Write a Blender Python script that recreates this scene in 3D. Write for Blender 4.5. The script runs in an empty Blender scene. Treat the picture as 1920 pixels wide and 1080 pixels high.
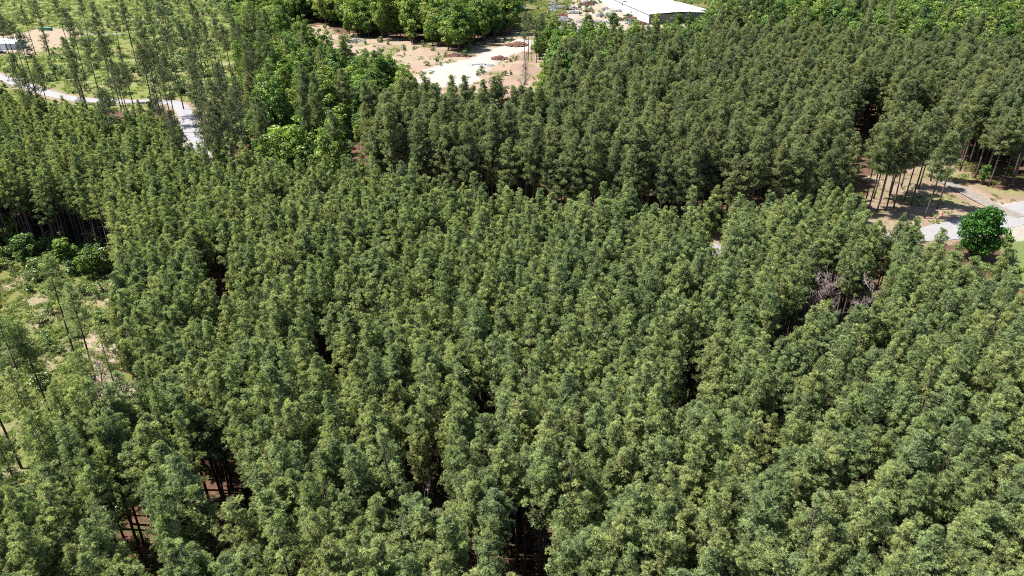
import bpy, math, random
import numpy as np
from mathutils import Vector

# ------------------------------------------------------------------ camera, sky, sun, exposure
S = bpy.context.scene
COL = S.collection
H = 70.0
PITCH = math.radians(28.2)
FPX = 1346.0
cam_d = bpy.data.cameras.new('camera')
cam_d.sensor_width = 36.0
cam_d.lens = 36.0 * FPX / 1920.0
cam_d.clip_start = 0.5
cam_d.clip_end = 9000
cam = bpy.data.objects.new('camera', cam_d)
COL.objects.link(cam)
cam.location = (0, 0, H)
cam.rotation_euler = (math.radians(90) - PITCH, 0, 0)
S.camera = cam

SUN_EL = math.radians(62)
SUN_AZ = math.atan2(-1.0, 0.06)            # azimuth from +Y, towards +X
sun_dir = Vector((math.sin(SUN_AZ) * math.cos(SUN_EL), math.cos(SUN_AZ) * math.cos(SUN_EL), math.sin(SUN_EL)))
W = bpy.data.worlds.new('World')
S.world = W
W.use_nodes = True
nt = W.node_tree
bg = nt.nodes['Background']
sky = nt.nodes.new('ShaderNodeTexSky')
sky.sky_type = 'NISHITA'
sky.sun_disc = False
sky.sun_elevation = SUN_EL
sky.sun_rotation = SUN_AZ
nt.links.new(sky.outputs[0], bg.inputs[0])
bg.inputs[1].default_value = 0.08
sl = bpy.data.lights.new('sun', 'SUN')
sl.energy = 5.0
sl.angle = math.radians(0.5)
sl.color = (1.0, 0.955, 0.88)
so = bpy.data.objects.new('sun', sl)
COL.objects.link(so)
so.rotation_euler = sun_dir.to_track_quat('Z', 'Y').to_euler()
S.view_settings.view_transform = 'Standard'
S.view_settings.look = 'None'
S.view_settings.exposure = 1.85
S.view_settings.gamma = 1.0
S.cycles.max_bounces = 5
S.cycles.diffuse_bounces = 3
S.cycles.transmission_bounces = 3
S.cycles.glossy_bounces = 2
S.cycles.use_denoising = False
S.cycles.filter_width = 1.0
S.cycles.use_adaptive_sampling = False

# ------------------------------------------------------------------ mapping between photo pixels and the ground
CP, SP = math.cos(PITCH), math.sin(PITCH)


def at(px, py, z=0.0):
    u, v = px - 960.0, 540.0 - py
    dx = u
    dy = FPX * CP + v * SP
    dz = -FPX * SP + v * CP
    t = (z - H) / dz
    return (dx * t, dy * t, z)


def proj(x, y, z):
    dz = z - H
    d = y * CP - dz * SP
    v = y * SP + dz * CP
    return 960.0 + FPX * x / d, 540.0 - FPX * v / d, d


def gpoly(pts, z=0.0):
    return np.array([at(x, y, z)[:2] for x, y in pts])


def inside(P, poly):
    """P (n,2) in polygon (m,2)"""
    x, y = P[:, 0], P[:, 1]
    r = np.zeros(len(P), bool)
    n = len(poly)
    j = n - 1
    for i in range(n):
        xi, yi = poly[i]
        xj, yj = poly[j]
        c = ((yi > y) != (yj > y)) & (x < (xj - xi) * (y - yi) / ((yj - yi) if abs(yj - yi) > 1e-9 else 1e-9) + xi)
        r ^= c
        j = i
    return r


def seg_dist(P, line):
    d = np.full(len(P), 1e9)
    for a, b in zip(line[:-1], line[1:]):
        a = np.array(a[:2]); b = np.array(b[:2])
        ab = b - a
        t = np.clip(((P - a) @ ab) / (ab @ ab), 0, 1)
        q = a + t[:, None] * ab
        d = np.minimum(d, np.hypot(*(P - q).T))
    return d


def vnoise(P, scale, seed):
    """cheap value noise on (n,2)"""
    r = np.random.RandomState(seed).rand(256, 256)
    q = P / scale + 1000
    i = np.floor(q).astype(int)
    f = q - i
    f = f * f * (3 - 2 * f)
    g = lambda a, b: r[(i[:, 0] + a) % 256, (i[:, 1] + b) % 256]
    return (g(0, 0) * (1 - f[:, 0]) + g(1, 0) * f[:, 0]) * (1 - f[:, 1]) + (g(0, 1) * (1 - f[:, 0]) + g(1, 1) * f[:, 0]) * f[:, 1]


# ------------------------------------------------------------------ materials
def new_mat(name):
    m = bpy.data.materials.new(name)
    m.use_nodes = True
    t = m.node_tree
    t.nodes.clear()
    out = t.nodes.new('ShaderNodeOutputMaterial')
    return m, t, out


def N(t, kind, **kw):
    n = t.nodes.new(kind)
    for k, v in kw.items():
        setattr(n, k, v)
    return n


def ramp(t, fac, stops):
    r = N(t, 'ShaderNodeValToRGB')
    e = r.color_ramp.elements
    while len(e) < len(stops):
        e.new(0.5)
    for k, (p, c) in zip(e, stops):
        k.position = p
        k.color = (*c, 1)
    t.links.new(fac, r.inputs[0])
    return r.outputs[0]


def noise(t, scale, detail=4, rough=0.6, vec=None):
    n = N(t, 'ShaderNodeTexNoise')
    n.inputs['Scale'].default_value = scale
    n.inputs['Detail'].default_value = detail
    n.inputs['Roughness'].default_value = rough
    if vec is None:
        g = N(t, 'ShaderNodeNewGeometry')
        vec = g.outputs['Position']
    t.links.new(vec, n.inputs['Vector'])
    return n.outputs[0]


def mixc(t, fac, a, b, mode='MIX'):
    m = N(t, 'ShaderNodeMix', data_type='RGBA', blend_type=mode)
    for s, v in ((m.inputs[0], fac), (m.inputs[6], a), (m.inputs[7], b)):
        if hasattr(v, 'links'):
            t.links.new(v, s)
        elif isinstance(v, tuple):
            s.default_value = (*v, 1) if len(v) == 3 else v
        else:
            s.default_value = v
    return m.outputs[2]


def foliage_mat(name, stops, trans=0.3, gloss=0.1, rough=0.45, var=(0.7, 1.25), patch=0.02, tcol=None):
    """leaves: tone differs per tree (object random), per sprig (stored attribute) and slowly over the stand"""
    m, t, out = new_mat(name)
    oi = N(t, 'ShaderNodeObjectInfo')
    pn = noise(t, patch, 2, 0.5)
    add = N(t, 'ShaderNodeMath', operation='ADD')
    rs = N(t, 'ShaderNodeMapRange'); rs.inputs[3].default_value = -0.15; rs.inputs[4].default_value = 1.15; t.links.new(oi.outputs['Random'], rs.inputs[0]); t.links.new(rs.outputs[0], add.inputs[0]); t.links.new(pn, add.inputs[1])
    hf = N(t, 'ShaderNodeMath', operation='MULTIPLY')
    t.links.new(add.outputs[0], hf.inputs[0]); hf.inputs[1].default_value = 0.5; hf.use_clamp = True
    c = ramp(t, hf.outputs[0], stops)
    at_ = N(t, 'ShaderNodeAttribute', attribute_name='tone')
    mr = N(t, 'ShaderNodeMapRange')
    t.links.new(at_.outputs['Fac'], mr.inputs[0])
    mr.inputs[3].default_value = var[0]; mr.inputs[4].default_value = var[1]
    vm = N(t, 'ShaderNodeVectorMath', operation='SCALE')
    t.links.new(c, vm.inputs[0]); t.links.new(mr.outputs[0], vm.inputs['Scale'])
    d = N(t, 'ShaderNodeBsdfDiffuse'); t.links.new(vm.outputs[0], d.inputs[0])
    tr = N(t, 'ShaderNodeBsdfTranslucent')
    tc = mixc(t, 1.0, vm.outputs[0], tcol or (1.25, 1.35, 0.5), 'MULTIPLY')
    t.links.new(tc, tr.inputs[0])
    mx = N(t, 'ShaderNodeMixShader'); mx.inputs[0].default_value = trans
    t.links.new(d.outputs[0], mx.inputs[1]); t.links.new(tr.outputs[0], mx.inputs[2])
    g = N(t, 'ShaderNodeBsdfGlossy'); g.inputs['Roughness'].default_value = rough
    g.inputs['Color'].default_value = (0.9, 0.95, 0.9, 1)
    m2 = N(t, 'ShaderNodeMixShader'); m2.inputs[0].default_value = gloss
    t.links.new(mx.outputs[0], m2.inputs[1]); t.links.new(g.outputs[0], m2.inputs[2])
    t.links.new(m2.outputs[0], out.inputs[0])
    return m


def plain_mat(name, c1, c2, scale=1.0, rough=0.8, metal=0.0, bump=0.0, obj=False):
    m, t, out = new_mat(name)
    vec = None
    if obj:
        vec = N(t, 'ShaderNodeTexCoord').outputs['Object']
    n = noise(t, scale, 6, 0.65, vec)
    c = ramp(t, n, [(0.3, c1), (0.7, c2)])
    b = N(t, 'ShaderNodeBsdfPrincipled')
    t.links.new(c, b.inputs['Base Color'])
    b.inputs['Roughness'].default_value = rough
    b.inputs['Metallic'].default_value = metal
    if bump:
        bp = N(t, 'ShaderNodeBump'); bp.inputs['Strength'].default_value = bump
        t.links.new(n, bp.inputs['Height']); t.links.new(bp.outputs[0], b.inputs['Normal'])
    t.links.new(b.outputs[0], out.inputs[0])
    return m


M_PINE = foliage_mat('pine_needles', [(0.05, (0.116, 0.155, 0.082)), (0.32, (0.144, 0.187, 0.079)), (0.62, (0.170, 0.208, 0.077)), (0.95, (0.214, 0.228, 0.090))], 0.45, 0.025, 0.5, (0.28, 1.68), tcol=(1.4, 1.45, 0.5))
M_TALL = foliage_mat('tall_pine_needles', [(0.15, (0.068, 0.086, 0.050)), (0.5, (0.086, 0.104, 0.052)), (0.88, (0.110, 0.120, 0.056))], 0.35, 0.02, 0.5, (0.5, 1.35))
M_BACK = foliage_mat('mature_pine_needles', [(0.10, (0.110, 0.142, 0.076)), (0.5, (0.142, 0.172, 0.074)), (0.88, (0.178, 0.192, 0.084))], 0.42, 0.02, 0.5, (0.40, 1.5), tcol=(1.35, 1.4, 0.5))
M_BROAD = foliage_mat('broad_leaves', [(0.1, (0.045, 0.083, 0.027)), (0.35, (0.076, 0.134, 0.027)), (0.6, (0.116, 0.174, 0.032)), (0.85, (0.192, 0.227, 0.053))], 0.42, 0.015, 0.5, (0.45, 1.4), patch=0.05)
M_MAPLE = foliage_mat('dark_maple_leaves', [(0.0, (0.024, 0.076, 0.008)), (1.0, (0.029, 0.084, 0.010))], 0.3, 0.012, 0.5)
M_SHRUB = foliage_mat('shrub_leaves', [(0.15, (0.054, 0.097, 0.022)), (0.5, (0.086, 0.137, 0.025)), (0.85, (0.130, 0.166, 0.040))], 0.4, 0.04, 0.5)
M_WEED = foliage_mat('weed_leaves', [(0.1, (0.081, 0.112, 0.028)), (0.5, (0.118, 0.161, 0.031)), (0.9, (0.167, 0.192, 0.056))], 0.4, 0.02, 0.6, patch=0.06)
M_ORANGE = foliage_mat('orange_leaves', [(0.0, (0.11, 0.075, 0.045)), (1.0, (0.13, 0.085, 0.05))], 0.4, 0.03, 0.5)
M_RUST = foliage_mat('dead_needles', [(0.0, (0.20, 0.09, 0.05)), (1.0, (0.24, 0.11, 0.06))], 0.2, 0.02, 0.5)
M_BARK = plain_mat('pine_bark', (0.036, 0.026, 0.022), (0.088, 0.062, 0.052), 3.0, 0.95, bump=0.5)
M_BARKL = plain_mat('pale_bark', (0.16, 0.14, 0.12), (0.32, 0.29, 0.26), 3.0, 0.9, bump=0.3)
M_TWIG = plain_mat('bare_twigs', (0.122, 0.089, 0.085), (0.194, 0.150, 0.141), 3.0, 0.9)


# ------------------------------------------------------------------ mesh helpers
class MB:
    def __init__(self):
        self.v = []; self.f = []; self.n = 0; self.m = []

    def add(self, verts, faces, mat=0):
        verts = np.asarray(verts, float)
        self.v.append(verts)
        self.f.extend([[i + self.n for i in f] for f in faces])
        self.m.extend([mat] * len(faces))
        self.n += len(verts)

    def box(self, c, s, rz=0.0, mat=0, taper=1.0):
        cx, cy, cz = c; sx, sy, sz = s[0] / 2, s[1] / 2, s[2] / 2
        co, si = math.cos(rz), math.sin(rz)
        vs = []
        for k in (-1, 1):
            tp = 1.0 if k < 0 else taper
            for a, b in ((-1, -1), (1, -1), (1, 1), (-1, 1)):
                x, y = a * sx * tp, b * sy * tp
                vs.append((cx + x * co - y * si, cy + x * si + y * co, cz + k * sz))
        self.add(vs, [(3, 2, 1, 0), (4, 5, 6, 7), (0, 1, 5, 4), (1, 2, 6, 5), (2, 3, 7, 6), (3, 0, 4, 7)], mat)

    def tube(self, pts, radii, sides=6, mat=0, cap=True):
        pts = [Vector(p) for p in pts]
        vs = []; fs = []
        for i, p in enumerate(pts):
            d = (pts[min(i + 1, len(pts) - 1)] - pts[max(i - 1, 0)]).normalized()
            a = d.orthogonal().normalized() if abs(d.z) < 0.95 else Vector((1, 0, 0))
            a = (a - d * a.dot(d)).normalized()
            b = d.cross(a)
            for k in range(sides):
                t = 2 * math.pi * k / sides
                vs.append(p + (a * math.cos(t) + b * math.sin(t)) * radii[i])
        for i in range(len(pts) - 1):
            for k in range(sides):
                k2 = (k + 1) % sides
                fs.append((i * sides + k, i * sides + k2, (i + 1) * sides + k2, (i + 1) * sides + k))
        if cap:
            fs.append(tuple(range(sides))[::-1])
            fs.append(tuple((len(pts) - 1) * sides + k for k in range(sides)))
        self.add([tuple(v) for v in vs], fs, mat)

    def mesh(self, name, mats, smooth=False):
        me = bpy.data.meshes.new(name)
        v = np.concatenate(self.v)
        me.from_pydata(v.tolist(), [], self.f)
        for m in (mats if isinstance(mats, (list, tuple)) else [mats]):
            if m: me.materials.append(m)
        me.polygons.foreach_set('material_index', self.m)
        if smooth:
            me.polygons.foreach_set('use_smooth', [True] * len(self.f))
        me.update()
        return me


def np_mesh(name, verts, k, mat, tone=None, smooth=False):
    """verts (n*k,3) laid out as n separate k-gons"""
    n = len(verts) // k
    me = bpy.data.meshes.new(name)
    me.vertices.add(n * k); me.vertices.foreach_set('co', np.asarray(verts, np.float32).ravel())
    me.loops.add(n * k); me.loops.foreach_set('vertex_index', np.arange(n * k, dtype=np.int32))
    me.polygons.add(n); me.polygons.foreach_set('loop_start', np.arange(0, n * k, k, dtype=np.int32))
    me.update(calc_edges=True)
    me.materials.append(mat)
    if tone is not None:
        a = me.attributes.new('tone', 'FLOAT', 'FACE')
        a.data.foreach_set('value', np.asarray(tone, np.float32))
    return me


def unit(a):
    return a / np.maximum(np.linalg.norm(a, axis=-1, keepdims=True), 1e-9)


def sprays(C, rad, rng, per, tufts, length, width, up=0.55):
    """clumps C(n,3) with radii; each carries tufts; each tuft a burst of narrow triangles"""
    n = len(C)
    d = unit(rng.normal(size=(n, tufts, 3)) + np.array([0, 0, 0.45]))
    r = rad[:, None, None] * (0.55 + 0.5 * rng.rand(n, tufts, 1))
    T = C[:, None, :] + d * r * np.array([1, 1, 0.75])
    tone = np.clip(0.5 + 0.22 * rng.normal(size=(n, 1)) + 0.22 * rng.normal(size=(n, tufts)), 0, 1)
    T = T.reshape(-1, 1, 3); dd = d.reshape(-1, 1, 3)
    k = len(T)
    e = unit(dd * 0.65 + np.array([0, 0, up * 0.5]) + 1.0 * unit(rng.normal(size=(k, per, 3))))
    L = length * (0.7 + 0.6 * rng.rand(k, per, 1))
    s = unit(np.cross(e, unit(dd + np.array([0, 0, 0.35]) + 0.55 * unit(rng.normal(size=(k, per, 3))))))
    w = width * (0.7 + 0.6 * rng.rand(k, per, 1))
    a = T - s * w + e * L * 0.15
    b = T + s * w + e * L * 0.15
    c = T + e * L
    V = np.stack([a, b, c], axis=2).reshape(-1, 3)
    tn = np.repeat(tone.reshape(-1), per)
    tn = np.clip(tn + 0.1 * rng.normal(size=tn.shape), 0, 1)
    return V, tn


def pine_variant(name, seed, h, clen, rad, whorls, per_whorl, mat, thin=0.0, dens=1.0, tuft=8, shape=1.0, barkmat=None, tsize=1.0):
    rng = np.random.RandomState(seed)
    tr = MB()
    bend = rng.normal(size=2) * 0.25
    pts = []; rr = []
    for i in range(9):
        f = i / 8
        pts.append((bend[0] * math.sin(f * 3), bend[1] * math.sin(f * 2.6), -0.5 + f * (h * 0.985 + 0.5)))
        rr.append((0.018 + h * 0.0072) * (1 - f) ** 0.75 + 0.025)
    tr.tube(pts, rr, 7)

    def stem(z):
        f = (z + 0.5) / (h * 0.985 + 0.5)
        return np.array([bend[0] * math.sin(f * 3), bend[1] * math.sin(f * 2.6), z])
    z0 = h - clen
    C = []; R = []
    ph = rng.rand() * 6
    lop = rng.rand() * 6.28
    for w in range(whorls):
        f = (w + rng.rand() * 0.6) / whorls            # 0 base of crown .. 1 top
        z = z0 + f * (clen - 0.5)
        prof = math.sin(math.pi * min(1, (0.30 + 0.70 * f)) ** shape) ** 0.75 if f < 0.999 else 0
        prof = max(0.10, prof * (1.18 - 0.22 * f))
        if f < 0.2:
            prof *= 0.75 + f
        m = per_whorl if f < 0.8 else max(3, per_whorl - 1)
        for b in range(m):
            if rng.rand() < thin:
                continue
            az = ph + 2 * math.pi * b / m + rng.normal() * 0.35
            L = rad * prof * (0.72 + 0.5 * rng.rand()) * (1 + 0.16 * math.cos(az - lop))
            el = 0.15 + 0.75 * f + rng.normal() * 0.12
            d = np.array([math.cos(az) * math.cos(el), math.sin(az) * math.cos(el), math.sin(el)])
            s = stem(z)
            e = s + d * L
            if L > 0.5:
                mid = s + d * L * 0.5 + np.array([0, 0, -0.06 * L])
                tr.tube([s, mid, e], [0.045, 0.03, 0.012], 3, cap=False)
            k = 1 + int(L > 0.9) + int(L > 1.7) + int(L > 2.6)
            for q in range(k):
                fr = 1 - q * 0.55 / max(L, 0.5) * 1.15
                if fr < 0.25: continue
                c = s + d * L * fr + rng.normal(size=3) * np.array([0.22, 0.22, 0.12])
                C.append(c); R.append((0.34 + 0.22 * rng.rand()) * (1 - 0.10 * q) * 1.12)
        ph += 1.1
    top = stem(h - 0.35)
    for q in range(4):
        C.append(top + rng.normal(size=3) * np.array([0.2, 0.2, 0.25])); R.append(0.28)
    # dead stubs below the crown
    for q in range(10):
        z = z0 - rng.rand() * h * 0.3
        if z < 3: continue
        az = rng.rand() * 6.28; L = 0.4 + rng.rand() * 1.0
        s = stem(z)
        tr.tube([s, s + np.array([math.cos(az) * L, math.sin(az) * L, -0.1 * L])], [0.025, 0.008], 3, cap=False)
    C = np.array(C); R = np.array(R) * tsize
    V, tn = sprays(C, R, rng, tuft + 9, int(19 * dens), 0.30 * tsize, 0.0235 * tsize)
    crown = np_mesh(name + '_crown', V, 3, mat, tn)
    trunk = tr.mesh(name + '_trunk', barkmat or M_BARK, True)
    return crown, trunk


def leafy(C, R, rng, per, size, flat=0.7):
    """blobs of leaf sprigs: C centres, R radii"""
    n = len(C)
    d = unit(rng.normal(size=(n, per, 3)) + np.array([0, 0, 0.25]))
    r = R[:, None, None] * (0.62 + 0.45 * rng.rand(n, per, 1))
    P = C[:, None, :] + d * r * np.array([1, 1, flat])
    nrm = unit(d + 0.9 * unit(rng.normal(size=(n, per, 3))) + np.array([0, 0, 0.35]))
    u = unit(np.cross(nrm, unit(rng.normal(size=(n, per, 3)))))
    v = np.cross(nrm, u)
    s = size * (0.6 + 0.8 * rng.rand(n, per, 1))
    q = [P + u * s, P + v * s * 0.7, P - u * s * 0.9, P - v * s * 0.65]
    V = np.stack(q, axis=2).reshape(-1, 3)
    tone = np.clip(0.5 + 0.2 * rng.normal(size=(n, 1)) + 0.2 * rng.normal(size=(n, per)), 0, 1).reshape(-1)
    return V, tone


def broad_variant(name, seed, h, rad, base, lobes, per, mat, size=0.26, lobe_r=(0.8, 1.5), bark=None):
    rng = np.random.RandomState(seed)
    tr = MB()
    ch = h - base
    pts = [(rng.normal() * 0.12 * i, rng.normal() * 0.12 * i, -0.5 + i * (base + ch * 0.55) / 4) for i in range(5)]
    tr.tube(pts, [0.26, 0.2, 0.16, 0.11, 0.05], 7)
    C = []; R = []
    for i in range(lobes):
        d = unit(rng.normal(size=3))
        k = 0.5 + 0.5 * rng.rand() ** 0.5
        zz = d[2] * k
        wid = 1.0 - 0.25 * max(0, zz) - 0.1 * abs(zz)
        c = np.array([d[0] * rad * k * wid, d[1] * rad * k * wid, base + ch * 0.5 + zz * ch * 0.46])
        c *= 1 + 0.06 * rng.normal()
        C.append(c); R.append(lobe_r[0] + (lobe_r[1] - lobe_r[0]) * rng.rand())
    C = np.array(C); R = np.array(R)
    for i in range(0, lobes, max(1, lobes // 12)):
        s = np.array(pts[2 + (i % 3)]) if len(pts) > 4 else np.array(pts[-1])
        e = C[i]
        mid = s * 0.5 + e * 0.5 - np.array([0, 0, 0.3])
        tr.tube([s, mid, e], [0.09, 0.055, 0.02], 4, cap=False)
    V, tn = leafy(C, R, rng, per, size)
    return np_mesh(name + '_crown', V, 4, mat, tn), tr.mesh(name + '_trunk', bark or M_BARK, True)


def bare_variant(name, seed, h, spread, mat, limbs=26, start=0.3, twigs=5, tw=0.012):
    rng = np.random.RandomState(seed)
    tr = MB(); br = MB()
    n = 7
    pts = [np.array([rng.normal() * 0.1 * i, rng.normal() * 0.1 * i, -0.4 + (h + 0.4) * i / (n - 1)]) for i in range(n)]
    tr.tube(pts, [0.16 * (1 - i / (n - 0.6)) + 0.02 for i in range(n)], 6)
    for i in range(limbs):
        f = start + (1 - start) * (i + rng.rand()) / limbs
        a = f * (n - 1); j = min(int(a), n - 2)
        s = pts[j] + (pts[j + 1] - pts[j]) * (a - j)
        az = rng.rand() * 6.28; L = spread * (1.15 - 0.75 * f) * (0.6 + 0.6 * rng.rand()); el = 0.35 + 0.6 * f
        d = np.array([math.cos(az) * math.cos(el), math.sin(az) * math.cos(el), math.sin(el)])
        m = s + d * L * 0.5; e = s + d * L + np.array([0, 0, 0.12 * L])
        br.tube([s, m, e], [0.05, 0.03, 0.012], 4, cap=False)
        for q in range(twigs):
            g = 0.3 + 0.7 * rng.rand()
            s2 = s + (e - s) * g
            d2 = unit(d * 0.8 + rng.normal(size=3) * 0.6 + np.array([0, 0, 0.35]))
            L2 = L * 0.4 * (0.6 + rng.rand())
            e2 = s2 + d2 * L2
            br.tube([s2, e2], [tw * 1.6, tw * 0.7], 3, cap=False)
            for r_ in range(3):
                s3 = s2 + (e2 - s2) * (0.3 + 0.7 * rng.rand())
                d3 = unit(d2 + rng.normal(size=3) * 0.6)
                br.tube([s3, s3 + d3 * L2 * 0.5], [tw, tw * 0.5], 3, cap=False)
    return br.mesh(name + '_branches', mat), tr.mesh(name + '_trunk', mat, True)


# ------------------------------------------------------------------ object helpers
def link(name, me, parent=None):
    o = bpy.data.objects.new(name, me)
    COL.objects.link(o)
    if parent is not None:
        o.parent = parent
    return o


def tag(o, label=None, cat=None, group=None, kind=None):
    if label: o['label'] = label
    if cat: o['category'] = cat
    if group: o['group'] = group
    if kind: o['kind'] = kind
    return o


def empty(name, loc, rz=0.0, sc=1.0):
    e = bpy.data.objects.new(name, None)
    e.empty_display_size = 0.5
    COL.objects.link(e)
    e.location = loc
    e.rotation_euler = (0, 0, rz)
    e.scale = sc if isinstance(sc, tuple) else (sc, sc, sc)
    return e


ORD = ['first', 'second', 'third', 'fourth', 'fifth', 'sixth', 'seventh', 'eighth', 'ninth', 'tenth', 'eleventh', 'twelfth', 'thirteenth',
       'fourteenth', 'fifteenth', 'sixteenth', 'seventeenth', 'eighteenth', 'nineteenth', 'twentieth'] + ['%dth' % k for k in range(21, 60)]
# places one can find in the photograph, used to tell look-alike trees apart
LAND = [((1000, 1000), 'black gap at the bottom edge'), ((415, 890), 'red-floored gap'), ((800, 880), 'brown gap with dead branches'),
        ((1440, 860), 'pinkish bare ground gap'), ((215, 720), 'tan strip of bare ground'), ((15, 850), 'bare ground at the left edge'),
        ((250, 985), 'dark trunk row low left'), ((1490, 610), 'shaded hollow with grey stems'), ((1590, 545), 'purple leafless trees'),
        ((0, 1080), 'bottom left corner'), ((1920, 1080), 'bottom right corner'), ((960, 760), 'dark slot below the centre'),
        ((1345, 470), 'pale glimpse of road'), ((1835, 440), 'round dark maple'), ((620, 1080), 'bottom edge, a third across'),
        ((1330, 1080), 'bottom edge, two thirds across'), ((1920, 760), 'middle of the right edge'), ((960, 540), 'photo centre'),
        ((580, 740), 'middle of the lower left'), ((1250, 720), 'bushy clump below and right of centre'), ((1720, 900), 'leaning grey snags at lower right'),
        ((60, 600), 'weedy clearing on the left'), ((340, 200), 'bend of the pale road'), ((25, 78), 'white metal shed'), ((90, 54), 'green dumpster'),
        ((110, 175), 'pale road at upper left'), ((900, 130), 'white dirt driveway'), ((700, 95), 'tan clearing'), ((985, 100), 'pine clump by the dirt'),
        ((1250, 20), 'big white warehouse'), ((1060, 30), 'rubble yard'), ((1350, 70), 'rust red pine'), ((1440, 30), 'grey leafless treetop'),
        ((1700, 340), 'shaded pine lawn'), ((1640, 190), 'dark hollow with pale trunks'), ((600, 0), 'top edge, a third across'), ((760, 0), 'top edge, just short of halfway'),
        ((1550, 0), 'top edge over dense pines'), ((1750, 0), 'top edge close to the corner'), ((1920, 0), 'top right corner'), ((0, 0), 'top left corner'),
        ((270, 0), 'top edge over the sparse pines'), ((560, 200), 'leafy hollow beside the pines'), ((480, 120), 'leafy strip beside the sparse pines'), ((650, 280), 'dark leafy pine corner')]
_ranks = {}


def place_label(kind, look, px, py, maxr=58):
    bi = min(range(len(LAND)), key=lambda i: (LAND[i][0][0] - px) ** 2 + (LAND[i][0][1] - py) ** 2)
    (lx, ly), nm = LAND[bi]
    dx, dy = px - lx, py - ly
    a = math.degrees(math.atan2(-dy, dx)) % 360
    d = ['to the right of', 'up and right of', 'above', 'up and left of', 'to the left of', 'down and left of', 'below', 'down and right of'][int(((a + 22.5) % 360) // 45)]
    k = (kind, bi, d)
    _ranks[k] = _ranks.get(k, 0) + 1
    return '%s %s, %s %s the %s' % (look, kind, ORD[min(_ranks[k], maxr) - 1], d, nm)


def order_for_labels(items):
    """nearest to its landmark first so the ordinals count outwards"""
    def key(it):
        px, py = it[0], it[1]
        return min((l[0][0] - px) ** 2 + (l[0][1] - py) ** 2 for l in LAND)
    return sorted(items, key=key)


def tilt(x, y):
    r = np.random.RandomState(int(abs(x * 131 + y * 977)) % 999983).normal(size=3)
    return float(np.clip(r[0], -2, 2) * 0.022), float(np.clip(r[1], -2, 2) * 0.022), float(1 + 0.09 * np.clip(r[2], -2, 2))


def plant(kind_name, variants, x, y, z, rz, sc, part='crown'):
    cr, tk = variants
    e = empty(kind_name, (x, y, z), rz, sc)
    tx, ty, wx = tilt(x, y)
    e.rotation_euler = (tx, ty, rz)
    e.scale = (sc * wx, sc * wx, sc)
    link(part, cr, e)
    link('trunk', tk, e)
    return e


def stuff_instances(name, protos, pts, label, cat, group=None):
    """ONE object: points in a mesh, a geometry node tree sets plants of the same build on them. protos: list of lists of objects"""
    pts = np.asarray(pts, float)      # x,y,z,rz,scale,variant
    me = bpy.data.meshes.new(name)
    me.vertices.add(len(pts)); me.vertices.foreach_set('co', pts[:, :3].astype(np.float32).ravel())
    tl = np.array([tilt(p[0], p[1]) for p in pts])
    pts = np.column_stack([pts[:, :6], tl[:, 0], tl[:, 1], pts[:, 4] * tl[:, 2]])
    for nm, colm in (('rz', 3), ('sz', 4), ('rx', 6), ('ry', 7), ('sx', 8)):
        a = me.attributes.new(nm, 'FLOAT', 'POINT'); a.data.foreach_set('value', pts[:, colm].astype(np.float32))
    a = me.attributes.new('var', 'INT', 'POINT'); a.data.foreach_set('value', pts[:, 5].astype(np.int32))
    me.update()
    o = link(name, me)
    ng = bpy.data.node_groups.new(name + '_scatter', 'GeometryNodeTree')
    ng.interface.new_socket('Geometry', in_out='INPUT', socket_type='NodeSocketGeometry')
    ng.interface.new_socket('Geometry', in_out='OUTPUT', socket_type='NodeSocketGeometry')
    gi = ng.nodes.new('NodeGroupInput'); go = ng.nodes.new('NodeGroupOutput')
    jn = ng.nodes.new('GeometryNodeJoinGeometry')
    for objs in protos[::-1]:
        j2 = ng.nodes.new('GeometryNodeJoinGeometry')
        for ob in objs:
            oi = ng.nodes.new('GeometryNodeObjectInfo')
            oi.inputs['Object'].default_value = ob
            oi.transform_space = 'ORIGINAL'
            ng.links.new(oi.outputs['Geometry'], j2.inputs[0])
        g2 = ng.nodes.new('GeometryNodeGeometryToInstance')
        ng.links.new(j2.outputs[0], g2.inputs[0])
        ng.links.new(g2.outputs[0], jn.inputs[0])
    ip = ng.nodes.new('GeometryNodeInstanceOnPoints')
    ng.links.new(gi.outputs[0], ip.inputs['Points'])
    ng.links.new(jn.outputs[0], ip.inputs['Instance'])
    ip.inputs['Pick Instance'].default_value = True

    def attr(n, ty):
        a_ = ng.nodes.new('GeometryNodeInputNamedAttribute'); a_.data_type = ty
        a_.inputs['Name'].default_value = n
        return [s for s in a_.outputs if s.enabled and s.name == 'Attribute'][0]
    ng.links.new(attr('var', 'INT'), ip.inputs['Instance Index'])
    cx = ng.nodes.new('ShaderNodeCombineXYZ'); ng.links.new(attr('rz', 'FLOAT'), cx.inputs[2]); ng.links.new(attr('rx', 'FLOAT'), cx.inputs[0]); ng.links.new(attr('ry', 'FLOAT'), cx.inputs[1])
    ng.links.new(cx.outputs[0], ip.inputs['Rotation'])
    cs = ng.nodes.new('ShaderNodeCombineXYZ')
    sa = attr('sz', 'FLOAT'); sb = attr('sx', 'FLOAT')
    for i, q in enumerate((sb, sb, sa)): ng.links.new(q, cs.inputs[i])
    ng.links.new(cs.outputs[0], ip.inputs['Scale'])
    ng.links.new(ip.outputs[0], go.inputs[0])
    md = o.modifiers.new('scatter', 'NODES'); md.node_group = ng
    tag(o, label, cat, group, 'stuff')
    return o


# ------------------------------------------------------------------ where things are (drawn from the photograph, kept as ground coordinates)
ROAD = [at(*p) for p in ((-120, 108), (0, 143), (50, 163), (110, 181), (160, 189), (240, 191), (310, 190), (338, 197), (352, 222), (358, 250), (372, 285), (400, 322), (450, 350), (530, 378),
                         (700, 418), (900, 444), (1100, 464), (1345, 470), (1560, 462), (1780, 436), (1850, 418), (1920, 398), (2100, 350), (2400, 300))]


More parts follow.
